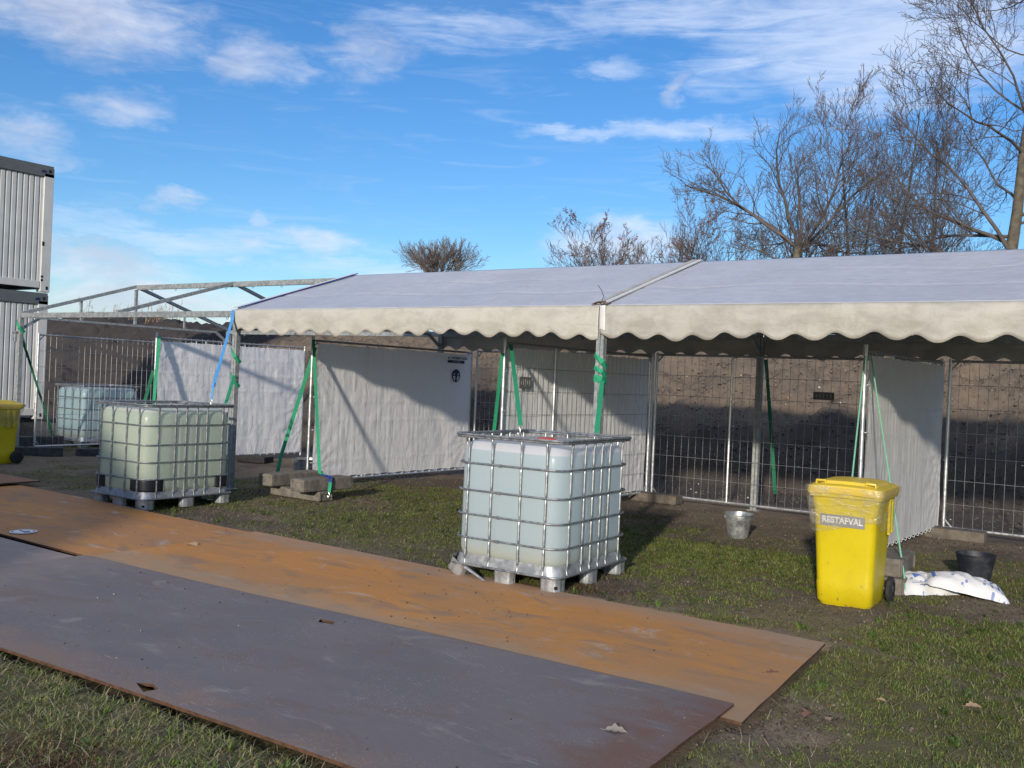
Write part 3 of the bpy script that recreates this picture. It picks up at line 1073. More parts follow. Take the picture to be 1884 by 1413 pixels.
    if bent:
        MB().tube([(-0.42, -0.58, 0.10), (-0.34, -0.585, 0.085), (-0.24, -0.60, 0.05), (-0.14, -0.61, 0.012)], [0.016, 0.015, 0.012, 0.008], 8).build('torn_runner', M['galv_bright'], t, smooth=True)
    if corner_pads:
        for sx in (-1, 1):
            for sy in (-1, 1):
                hx2, hy2, rr2 = 0.4885, 0.5865, 0.128
                sel = [(hx2, hy2 - 0.24), (hx2, hy2 - 0.18)] + [(hx2 - rr2 + rr2 * math.cos(a_ * PI / 16), hy2 - rr2 + rr2 * math.sin(a_ * PI / 16)) for a_ in range(9)] + [(hx2 - 0.18, hy2), (hx2 - 0.25, hy2)]
                sel = [(q[0] * sx, q[1] * sy) for q in sel]
                pm = MB()
                zz = [0.20, 0.215, 0.31, 0.325]
                n = len(sel)
                vs_ = []
                for j, z in enumerate(zz):
                    for i, q in enumerate(sel):
                        vs_.append((q[0], q[1], z))
                pm.add(vs_, [(j * n + i, j * n + i + 1, (j + 1) * n + i + 1, (j + 1) * n + i) for j in range(3) for i in range(n - 1)])
                pm.build('corner_pad', M['black_plastic'], t, smooth=True, solid=0.005)
    return t


make_ibc('bluish water container in a wire cage beside the orange plate, nearest in the picture', M['bottle_blue'], (5.945, -1.50, 0.0), 0.05, bent=True)
make_ibc('greenish water container with black corner pads and a red cap, by the blue strap', M['bottle_green'], (0.556, -1.40, 0.0), 0.018, corner_pads=True)
make_ibc('teal water container standing behind the bare mesh fence panel near the cabins', M['bottle_teal'], (-6.78, 2.16, 0.0), 0.02)

# ------------------------------------------------------------------ party tent
BAY, DEP, EAVE, RIDGE = 5.553, 4.185, 2.31, 2.985
MID = DEP / 2
tent = thing('party_tent', 'long white party tent with scalloped valance and one bay of bare metal frame', 'tent', (0, 0, 0))
XS = [-BAY, 0.0, BAY, 2 * BAY]
for x in XS:
    for y in (0.0, DEP):
        po = MB()
        po.box((x - 0.021, y, 1.16), (0.040, 0.082, 2.32))
        po.box((x + 0.021, y, 1.16), (0.036, 0.074, 2.318))
        po.box((x, y, 0.006), (0.16, 0.14, 0.012))
        p_ob = po.build('post', M['galv_dull'], tent, bevel=0.004)
        for z in (2.02, 2.10, 0.92):
            MB().tube([(x - 0.012, y - 0.043, z), (x - 0.012, y - 0.050, z)], 0.007, 6).build('bolt', M['galv'], p_ob)
for i in range(3):
    a, b = XS[i], XS[i + 1]
    for y in (0.0, DEP):
        MB().beam((a + 0.045, y, EAVE), (b - 0.045, y, EAVE), 0.05, 0.082).build('eave_beam', M['galv_dull'], tent, bevel=0.004)
    MB().beam((a + 0.03, MID, RIDGE), (b - 0.03, MID, RIDGE), 0.05, 0.085).build('ridge_beam', M['galv_dull'], tent, bevel=0.004)
    hk = MB()
    for y, z in ((0.0, EAVE - 0.041), (DEP, EAVE - 0.041), (MID, RIDGE - 0.043)):
        for k in range(8):
            x = a + (k + 0.7) * BAY / 8
            hk.tube([(x - 0.022, y, z), (x - 0.016, y, z - 0.022), (x, y, z - 0.03), (x + 0.016, y, z - 0.022), (x + 0.022, y, z)], 0.0045, 5)
    hk.build('beam_hooks', M['galv'], tent, kind='stuff')
for i, x in enumerate(XS + [a + BAY / 2 for a in XS[:-1]]):
    main = x in XS
    w = 0.06 if main else 0.045
    dr = 0.0 if (main or x < 0) else 0.055
    for y in (0.0, DEP):
        MB().beam((x, y, EAVE + 0.035 - dr), (x, MID, RIDGE + 0.02 - dr), w, 0.055).build('rafter', M['galv_dull'], tent, bevel=0.003)
    if main:
        MB().beam((x, 0.30, EAVE - 0.02), (x, DEP - 0.30, EAVE - 0.02), 0.035, 0.035).build('tie_beam', M['galv_dull'], tent)
        MB().beam((x, MID, EAVE), (x, MID, RIDGE - 0.04), 0.045, 0.045).build('king_post', M['galv_dull'], tent)
        for y in (MID / 2, DEP - MID / 2):
            MB().beam((x, y, EAVE), (x, y, (EAVE + RIDGE) / 2 + 0.02), 0.03, 0.03).build('strut', M['galv_dull'], tent)
        for y, s in ((0.0, 1), (DEP, -1)):
            MB().beam((x, y + s * 0.03, 2.10), (x, y + s * 0.32, EAVE - 0.02), 0.03, 0.045).build('knee_brace', M['galv_dull'], tent)


def roof_pt(x, v, x0, back=False):
    """point on the roof cloth, v from eave (0) to ridge (1)"""
    u = (x - x0) / BAY
    sag = 0.035 * math.sin(PI * min(max(u, 0), 1)) * math.sin(PI * v) * (0.6 + 0.4 * math.cos(2 * PI * u * 2))
    rip = -0.010 * math.exp(-((v - 0.34 - 0.04 * math.sin(u * 5)) / 0.012) ** 2) - 0.008 * math.exp(-((v - 0.68 - 0.05 * math.sin(u * 4 + 1)) / 0.012) ** 2) * math.sin(u * 3) ** 2
    rip += 0.012 * math.sin(9 * u * PI + 3 * v) * math.sin(PI * v) * (0.5 + 0.5 * math.sin(5 * v + 7 * u))
    y = -0.05 + (MID + 0.05) * v
    z = EAVE + 0.055 + (RIDGE + 0.075 - EAVE - 0.055) * v - sag + rip
    if back:
        y = DEP - y
    return (x, y, z)


for i in (1, 2):
    x0 = XS[i]
    a, b = x0 + 0.012, x0 + BAY - 0.012
    for back in (False, True):
        g_ = MB().grid(lambda u, v: roof_pt(a + (b - a) * u, v, x0, back), 70, 60)
        o = g_.build('roof_cover' if not back else 'rear_roof_cover', M['roof'], tent, smooth=True, solid=0.003)
    # scalloped valance, front and back
    nsc = 17
    for back in (False, True):
        ph = 0.15 if i == 1 else 0.55

        def val(u, v):
            x = a + (b - a) * u
            sc = 0.5 + 0.5 * math.cos(2 * PI * (u * nsc + ph))
            bot = 2.045 + 0.058 * (1 - sc) ** 1.2 + 0.012 * math.sin(u * 9 + i * 2)
            bot += 0.012 * math.sin(u * 31)
            z = EAVE + 0.052 + (bot - EAVE - 0.052) * v
            y = -0.052 - 0.012 * math.sin(PI * min(v * 1.2, 1)) + 0.016 * v * math.sin(u * 23 + 2 * i) + 0.007 * math.sin(u * 57 + v * 4) * v
            y += 0.012 * math.sin(u * 101) * v * v * 0.5
            return (x, DEP - y if back else y, z)
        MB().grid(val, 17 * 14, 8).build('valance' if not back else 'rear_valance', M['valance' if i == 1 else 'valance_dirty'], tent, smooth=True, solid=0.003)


# trim strips over the rafters where two covers meet
def trim_strip(x, w, dz, m, name='roof_trim'):
    pts = []
    for k in range(13):
        v = k / 12
        y = -0.055 + (MID + 0.055) * v
        z = EAVE + 0.055 + (RIDGE + 0.075 - EAVE - 0.055) * v + dz
        pts.append((x, y, z))
    mb = MB().strap(pts, w, 0.012, (1, 0, 0))
    return mb.build(name, m, tent)


M['trim_light'] = mat('pale_trim', (0.58, 0.57, 0.56), (0.64, 0.63, 0.61), 8, 0.5)
trim_strip(0.02, 0.10, 0.020, M['trim_light'])
trim_strip(0.078, 0.018, 0.022, M['strap_navy'], 'trim_piping')
trim_strip(BAY - 0.035, 0.055, 0.022, M['trim'])
trim_strip(BAY + 0.035, 0.05, 0.020, M['trim_light'])
trim_strip(2 * BAY, 0.10, 0.020, M['trim'])
# white flap hanging over post, and its cap
fl = MB()
fl.grid(lambda u, v: (BAY + 0.008 + 0.062 * u + 0.008 * v, -0.076 - 0.006 * math.sin(u * 3), 2.362 - (0.225 + 0.02 * u) * v), 3, 8)
fl.build('trim_flap', M['trim_light'], tent, solid=0.004)
cap = MB()
cap.grid(lambda u, v: (BAY - 0.085 + 0.17 * u, -0.085 + 0.09 * v, 2.372 + 0.028 * math.sin(PI * u) + 0.012 * v), 8, 4)
M['rust_cap'] = mat('rusty_cap', (0.10, 0.055, 0.035), (0.20, 0.14, 0.10), 20, 0.7)
cap.build('post_cap', M['rust_cap'], tent, smooth=True, solid=0.006)
# whip of wire standing up from the joint
MB().tube([(BAY - 0.01, -0.03, 2.40), (BAY - 0.012, 0.02, 2.46), (BAY - 0.07, 0.07, 2.53), (BAY - 0.13, 0.10, 2.58)], 0.003, 5).build('wire_end', M['rubber'], tent)


# ------------------------------------------------------------------ fences
def make_fence(label, p0, p1, group, h=2.05, z0=0.10, mid=True, post_top=0.0, lean=0.0, sign_at=None, tall_front=0.0):
    """mesh fence panel from p0 to p1 (plan)"""
    p0, p1 = Vector((*p0, 0)), Vector((*p1, 0))
    d = p1 - p0
    L = d.length
    rz = math.atan2(d.y, d.x)
    t = thing('mesh_fence', label, 'fence panel', p0, rz, group)
    tb = 0.019
    MB().tube([(0, 0, z0 - 0.06), (0, 0, h + tall_front)], 0.021, 10).build('fence_post', M['galv_bright'], t, smooth=True)
    MB().tube([(L, 0, z0 - 0.06), (L, 0, h)], 0.021, 10).build('fence_post', M['galv_bright'], t, smooth=True)
    MB().tube([(0, 0, h - 0.03), (L, 0, h - 0.03)], 0.0155, 8).build('top_rail', M['galv'], t, smooth=True)
    MB().tube([(0, 0, z0), (L, 0, z0)], 0.0155, 8).build('bottom_rail', M['galv_bright'], t, smooth=True)
    if mid:
        MB().tube([(L * 0.30, 0, z0), (L * 0.30, 0, h - 0.03)], 0.016, 8).build('middle_tube', M['galv_bright'], t, smooth=True)
    w = MB()
    n = int(L / 0.105)
    for k in range(1, n):
        x = L * k / n
        w.tube([(x, -0.004, z0 - 0.01), (x, -0.004, h - 0.005)], 0.0027, 4, caps=False)
    for k in range(1, 7):
        z = z0 + (h - 0.03 - z0) * k / 7
        w.tube([(0, 0.002, z), (L, 0.002, z)], 0.0032, 4, caps=False)
    w.build('wire_mesh', M['galv'], t, kind='stuff')
    for sx, xx in ((1, 0.0), (-1, L)):
        MB().beam((xx, 0, z0 + 0.11), (xx + sx * 0.09, 0, z0 + 0.01), 0.010, 0.018).build('corner_brace', M['galv'], t)
        MB().beam((xx, 0, h - 0.14), (xx + sx * 0.09, 0, h - 0.04), 0.010, 0.018).build('corner_brace', M['galv'], t)
    if sign_at:
        x, z, w_, h_, side = sign_at
        s_ = MB().box((x, side * 0.012, z), (w_, 0.006, h_))
        so = s_.build('name_plate', M['cabin_grey'], t, bevel=0.002)
        # worn raised marks, no longer readable
        mk_ = MB()
        for k in range(5):
            mk_.box((x - w_ * 0.34 + k * w_ * 0.17, side * 0.0165, z + 0.004 * (k % 2)), (w_ * 0.045, 0.003, h_ * (0.34 + 0.14 * (k % 3))))
        mk_.build('worn_mark', M['galv_dull'], so)
    return t


G_X = 'mesh fence panels standing across the tent bays'
G_B = 'mesh fence panels along the back of the tent'
make_fence('uncovered mesh panel at the far left in front of the teal container', (-5.90, 0.50), (-6.05, 3.75), G_X, mid=False)
make_fence('mesh panel under the leftmost white sheet, beside the bare tent frame', (-3.10, 0.90), (-3.13, 4.02), G_X, tall_front=0.06)
make_fence('mesh panel behind the white sheet with the blue round sign', (0.50, 0.88), (0.52, 4.36), G_X, tall_front=0.03)
make_fence('mesh panel standing in front of its sheet, right behind the bluish container', (3.90, 0.66), (4.02, 4.03), G_X, tall_front=0.03, sign_at=(0.40, 1.575, 0.235, 0.135, -1))
make_fence('mesh panel under the grey woven sheet behind the yellow bin on the right', (7.76, 1.14), (7.86, 4.00), G_X, tall_front=0.03)
make_fence('back fence panel seen between the two middle sheets', (0.60, 4.42), (3.98, 4.16), G_B, h=2.08, z0=0.10)
make_fence('back fence panel with a small name plate behind the metal bucket', (4.06, 4.12), (7.82, 4.12), G_B, h=2.08, z0=0.07, sign_at=(2.38, 1.57, 0.27, 0.10, -1))
make_fence('back fence panel at the right edge behind the black bucket', (7.92, 4.12), (11.4, 4.12), G_B, h=2.08, z0=0.08)


def make_sheet(label, p0, p1, z0, z1, m, off, mesh_k=0.004, fold=0.010, seed=0, corner_pull=True, torn=0.0):
    p0, p1 = Vector((*p0, 0)), Vector((*p1, 0))
    d = p1 - p0
    L = d.length
    rz = math.atan2(d.y, d.x)
    nu, nv = 110, 70

    us = np.linspace(0, 1, nu + 1)
    vs_ = np.linspace(0, 1, nv + 1)
    U, V = np.meshgrid(us, vs_)
    xx = U * L
    zz = z0 + (z1 - z0) * V
    dn = (fbm(xx, zz * 0.22, 0.35, 4, 70 + seed) - 0.5) * fold * 3.2          # hanging folds
    dn += (fbm(xx, zz, 0.16, 4, 75 + seed) - 0.5) * fold * 1.6                # crumples
    # wire lattice pressing through
    nh = 7
    for k in range(1, nh):
        zk = 0.10 + (2.02 - 0.10) * k / nh
        dn += mesh_k * 1.6 * np.exp(-((zz - zk) / 0.010) ** 2)
    n = int(L / 0.105)
    dn += mesh_k * 0.6 * (np.abs(((xx / L * n) % 1) - 0.5) > 0.40)
    # fans of creases from the fixing points
    for (cx, cz, s_) in ((0.0, z1 - 0.35, 1), (L, z1 - 0.55, -1), (0.0, z0 + 0.1, 1), (L, z0 + 0.45, -1), (L, z1 - 1.0, -1)):
        rx, rzz = xx - cx, zz - cz
        rr = np.hypot(rx, rzz) + 1e-3
        th = np.arctan2(rzz, rx * s_)
        dn += 0.008 * np.sin(th * 17 + seed) * np.exp(-rr / 0.38) * sst(rr, 0, 0.08)
    # scalloped hem between the ties
    hem = 0.014 * np.abs(np.sin(xx * PI / 0.32)) * sst(V, 0.05, 0.0) - 0.010 * np.abs(np.sin(xx * PI / 0.32)) * sst(V, 0.96, 1.0)
    P = np.stack([xx, off * 0.022 + off * np.abs(dn) * 0 + off * dn, zz + hem], -1).reshape(-1, 3)
    ii_ = np.arange((nu + 1) * (nv + 1)).reshape(nv + 1, nu + 1)
    q = np.stack([ii_[:-1, :-1], ii_[:-1, 1:], ii_[1:, 1:], ii_[1:, :-1]], -1).reshape(-1, 4)
    t = thing('fence_cover', label, 'tarpaulin', p0, rz, 'sheets tied to the mesh panels')
    sh = mesh_np('sheet', P, q, m, t, smooth=True)
    tie = MB()
    for k in range(int(L / 0.16)):
        x = 0.05 + k * 0.16
        tie.tube([(x, off * 0.034, z0 + 0.02), (x + 0.004, off * 0.02, z0 - 0.02), (x, -off * 0.02, z0 - 0.005)], 0.0035, 4)
    for k in range(int(L / 0.5)):
        x = 0.2 + k * 0.5
        tie.tube([(x, off * 0.034, z1 - 0.03), (x + 0.004, off * 0.01, z1 + 0.03), (x, -off * 0.02, z1 + 0.01)], 0.0035, 4)
    for k in range(4):
        tie.tube([(0.07, off * 0.03, 0.35 + k * 0.45), (-0.028, off * 0.028, 0.35 + k * 0.45), (-0.028, -off * 0.02, 0.35 + k * 0.45)], 0.004, 4)
    tie.build('cable_ties', M['white_plastic'], t, kind='stuff')
    return t


make_sheet('leftmost white sheet, bluish and wrinkled, behind the blue strap', (-3.10, 0.93), (-3.13, 4.00), 0.10, 1.98, M['sheet'], -1, seed=1, fold=0.011)
covA = make_sheet('white sheet with blue lettering and a blue round sign', (0.50, 0.95), (0.52, 4.33), 0.13, 1.99, M['sheet'], -1, seed=2, fold=0.008)
make_sheet('white sheet seen through its mesh behind the bluish container', (3.90, 0.72), (4.02, 4.00), 0.12, 1.98, M['sheet'], 1, seed=3, fold=0.007)
make_sheet('grey woven sheet on the right, folded vertically, behind the yellow bin', (7.76, 1.20), (7.86, 3.97), 0.09, 1.99, M['sheet_grey'], -1, seed=4, fold=0.006)

# print on the lettered sheet (stuck 3 mm proud), positions along the sheet
M['print_navy'] = mat('navy_print', (0.010, 0.016, 0.085), (0.014, 0.022, 0.11), 20, 0.5)
M['print_black'] = mat('black_print', (0.02, 0.022, 0.03), None, 20, 0.5)


def text_mesh(txt, size, m, name, parent, loc, rot, ext=0.001, bold=0.0, align='LEFT', sx=1.0):
    cu = bpy.data.curves.new(name, 'FONT')
    cu.body = txt
    cu.size = size
    cu.extrude = ext
    cu.offset = bold
    cu.align_x = align
    cu.align_y = 'CENTER'
    to = bpy.data.objects.new(name, cu)
    COL.objects.link(to)
    dg = bpy.context.evaluated_depsgraph_get()
    me = bpy.data.meshes.new_from_object(to.evaluated_get(dg))
    bpy.data.objects.remove(to)
    me.materials.clear()
    me.materials.append(m)
    o = bpy.data.objects.new(name, me)
    COL.objects.link(o)
    o.parent = parent
    o.location = loc
    o.rotation_euler = rot
    o.scale = (sx, 1, 1)
    return o


OFFY = -0.052      # in the sheet's own frame, towards the viewer's side
RT = (PI / 2, 0, 0)
MB().box((2.955, OFFY, 1.855), (0.42, 0.003, 0.045)).build('printed_bar', M['print_navy'], covA)
text_mesh('AUDIENT AREA', 0.058, M['print_black'], 'lettering', covA, (2.835, OFFY, 1.912), RT, 0.001, 0.001)
bl_ = MB()
for k, w_ in enumerate((0.05, 0.03, 0.06, 0.035)):
    bl_.box((2.895 + k * 0.052, OFFY - 0.003, 1.855), (w_ * 0.8, 0.002, 0.009))
bl_.build('small_print', M['trim_light'], covA)
lg = MB()
lg.tube([(2.765, OFFY + 0.001, 1.912), (2.765, OFFY - 0.0015, 1.912)], 0.018, 6)
lg.box((2.808, OFFY, 1.912), (0.004, 0.003, 0.05))
lg.build('logo', M['print_black'], covA)
rs = MB()
rs.tube([(2.965, OFFY + 0.0015, 1.63), (2.965, OFFY - 0.0015, 1.63)], 0.105, 36)
sgn = rs.build('round_sign', M['print_navy'], covA)
M['sign_white'] = mat('sign_white', (0.55, 0.56, 0.6), (0.6, 0.6, 0.63), 20, 0.5)
sg = MB()
for pts in ([(-0.085, -0.01), (-0.02, -0.005), (-0.026, -0.088), (-0.06, -0.065)], [(0.018, -0.09), (0.022, -0.012), (0.088, -0.004), (0.070, -0.055), (0.045, -0.08)],
            [(-0.075, 0.018), (-0.035, 0.045), (-0.04, 0.008)], [(0.030, 0.012), (0.050, 0.05), (0.072, 0.02), (0.065, 0.005)]):
    sg.add([(2.965 + x, OFFY - 0.0035, 1.63 + z) for x, z in pts], [tuple(range(len(pts)))])
sg.build('pictogram', M['sign_white'], sgn)


# ------------------------------------------------------------------ concrete feet and blocks
def lego_foot(label, loc, rz, dims, m=None, group='fence feet on the ground'):
    o = MB().box((0, 0, dims[2] / 2), dims)
    # two socket recesses shown as raised collars with dark openings
    root = thing('fence_ballast', label, 'fence foot', loc, rz, group)
    o.build('ballast_block', m or M['concrete_dark'], root, bevel=0.012, seg=2)
    for sx in (-0.25, 0.25):
        MB().lathe([(0.034, 0), (0.034, 0.010), (0.024, 0.010), (0.024, -0.001)], 14, (sx * dims[0], 0, dims[2])).build('socket', M['concrete_dark'], root)
    return root


lego_foot('concrete fence foot under the mesh behind the bluish container', (4.22, 3.92, -0.01), 0.05, (0.72, 0.24, 0.12), M['concrete_muddy'])
lego_foot('concrete fence foot between the grey sheet and the right back fence', (8.06, 3.86, -0.01), 0.05, (0.72, 0.24, 0.12), M['concrete_muddy'])
lego_foot('black fence foot at the front of the bare mesh panel', (-5.35, 0.28, -0.01), 1.05, (0.75, 0.24, 0.15))
lego_foot('black fence foot further back beside the greenish container', (-4.95, 1.15, -0.01), 1.25, (0.75, 0.24, 0.13))
lego_foot('black rubber foot under the leftmost white sheet', (-2.85, 2.75, -0.01), 0.3, (0.55, 0.30, 0.11), M['rubber'])
lb = MB().box((0, 0, 0.11), (1.35, 0.26, 0.22)).build('ballast_beam', M['concrete_dark'], None, bevel=0.015, seg=2, loc=(-6.72, 0.74, -0.01))
lb.rotation_euler = (0, 0, 1.50)
tag(lb, 'long dark ballast beam lying behind the bare mesh panel', 'ballast')


def channel_block(label, loc, rz, L, Wd, H, tilt=0.0, notch=False):
    """precast kerb block with a recessed end panel"""
    root = thing('concrete_block', label, 'concrete block', loc, rz, 'concrete ballast blocks')
    if tilt:
        root.rotation_euler = (tilt, 0, rz)
    b = MB()
    if notch:
        # block with two saddle notches in its top edge
        xs = [-L / 2, -L / 2 + 0.02, -L * 0.20, -L * 0.16, L * 0.02, L * 0.10, L * 0.34, L * 0.40, L / 2]
        zt = [H, H, H * 0.98, H * 0.86, H * 0.84, H * 0.98, H * 0.80, H * 0.98, H]
        b.loops([[(x, -Wd / 2, 0), (x, Wd / 2, 0), (x, Wd / 2, z), (x, -Wd / 2, z)] for x, z in zip(xs, zt)])
    else:
        b.box((0, 0, H / 2), (L, Wd, H))
    b.build('body', M['concrete'], root, bevel=0.014, seg=2)
    for sx in (-1, 1):
        fr = MB()
        x = sx * (L / 2 + 0.005)
        t_ = 0.032
        fr.box((x, -Wd / 2 + t_ / 2 + 0.003, H / 2), (0.014, t_, H - 0.012))
        fr.box((x, Wd / 2 - t_ / 2 - 0.003, H / 2), (0.014, t_, H - 0.012))
        fr.box((x, 0, H - t_ / 2 - 0.006), (0.014, Wd - 2 * t_ - 0.012, t_))
        fr.build('end_frame', M['concrete'], root, bevel=0.004)
    return root


channel_block('lower concrete block carrying the two upper ones by the green strap', (1.16, 0.19, 0.0), 0.0, 0.88, 0.24, 0.125, notch=True)
channel_block('front upper concrete block with the green and blue strap over it', (1.475, 0.24, 0.128), PI / 2 + 0.0, 0.80, 0.25, 0.155)
channel_block('rear upper concrete block lying left of the fence post', (0.80, 0.34, 0.128), PI / 2 + 0.02, 0.86, 0.25, 0.155)
channel_block('concrete block standing between the yellow bin and the white bags', (8.27, 0.38, 0.126), 0.06, 0.24, 0.62, 0.15)
channel_block('low dirty concrete block running behind the yellow bin and its wheel', (8.13, 0.13, -0.01), 0.06, 0.60, 0.24, 0.135)
channel_block('upper concrete block mostly hidden behind the left side of the yellow bin', (7.95, 0.24, 0.126), PI / 2, 0.62, 0.20, 0.14)


# ------------------------------------------------------------------ wheelie bins
def bin_label_mat():
    return mat('grey_label', (0.22, 0.22, 0.235), (0.25, 0.25, 0.26), 10, 0.5)


M['bin_label'] = bin_label_mat()
M['bin_letter'] = mat('label_letter', (0.72, 0.72, 0.72), None, 10, 0.5)
M['bin_yellow'] = None


def bin_material():
    m = bpy.data.materials.new('scuffed_yellow_plastic')
    m.use_nodes = True
    N = NT(m.node_tree)
    b = N.n['Principled BSDF']
    co = N.node('ShaderNodeTexCoord').outputs['Object']
    sp = N.node('ShaderNodeSeparateXYZ')
    N.put(sp.inputs[0], co)
    c = N.mix(N.sstep(N.noise(co, 3.5, 5, 0.6), 0.35, 0.7), (0.60, 0.475, 0.005), (0.54, 0.415, 0.006))
    sc = N.sstep(N.noise(N.mapping(co, (1, 1, 0.6)), 22, 8, 0.78), 0.57, 0.66)
    low = N.math('MULTIPLY_ADD', N.sstep(sp.outputs[2], 0.40, 0.02), 0.75, 0.22)
    c = N.mix(N.math('MULTIPLY', sc, low), c, (0.20, 0.16, 0.05))
    N.put(b.inputs['Base Color'], c)
    b.inputs['Roughness'].default_value = 0.42
    bn = N.node('ShaderNodeBump')
    bn.inputs['Strength'].default_value = 0.12
    bn.inputs['Distance'].default_value = 0.01
    N.put(bn.inputs['Height'], N.noise(co, 6, 3, 0.5))
    N.l.new(bn.outputs[0], b.inputs['Normal'])
    return m


M['bin_yellow'] = bin_material()
M['bin_lid'] = mat('yellow_lid_plastic', (0.70, 0.50, 0.02), (0.62, 0.44, 0.05), 6, 0.4)
def film_material():
    m = bpy.data.materials.new('clear_bag_film')
    m.use_nodes = True
    N = NT(m.node_tree)
    N.n.remove(N.n['Principled BSDF'])
    co = N.node('ShaderNodeTexCoord').outputs['Object']
    bn = N.node('ShaderNodeBump')
    bn.inputs['Strength'].default_value = 0.8
    bn.inputs['Distance'].default_value = 0.02
    N.put(bn.inputs['Height'], N.noise(N.mapping(co, (1, 1, 2.5), (0.4, 0.3, 0)), 12, 4, 0.6, 0.8))
    tr = N.node('ShaderNodeBsdfTransparent')
    tr.inputs[0].default_value = (0.96, 0.96, 0.95, 1)
    gl = N.node('ShaderNodeBsdfGlossy')
    gl.inputs['Roughness'].default_value = 0.22
    gl.inputs['Color'].default_value = (0.8, 0.8, 0.8, 1)
    N.l.new(bn.outputs[0], gl.inputs['Normal'])
    df = N.node('ShaderNodeBsdfDiffuse')
    df.inputs[0].default_value = (0.62, 0.56, 0.42, 1)
    N.l.new(bn.outputs[0], df.inputs['Normal'])
    m1 = N.node('ShaderNodeMixShader')
    m1.inputs[0].default_value = 0.25
    N.l.new(df.outputs[0], m1.inputs[1])
    N.l.new(gl.outputs[0], m1.inputs[2])
    m2 = N.node('ShaderNodeMixShader')
    lw = N.sstep(N.noise(N.mapping(co, (1, 1, 2), (0.3, 0.2, 0.4)), 7, 5, 0.6, 0.8), 0.30, 0.75)
    N.put(m2.inputs[0], N.math('MULTIPLY_ADD', lw, 0.34, 0.06))
    N.l.new(tr.outputs[0], m2.inputs[1])
    N.l.new(m1.outputs[0], m2.inputs[2])
    N.l.new(m2.outputs[0], N.n['Material Output'].inputs[0])
    return m


M['film'] = film_material()


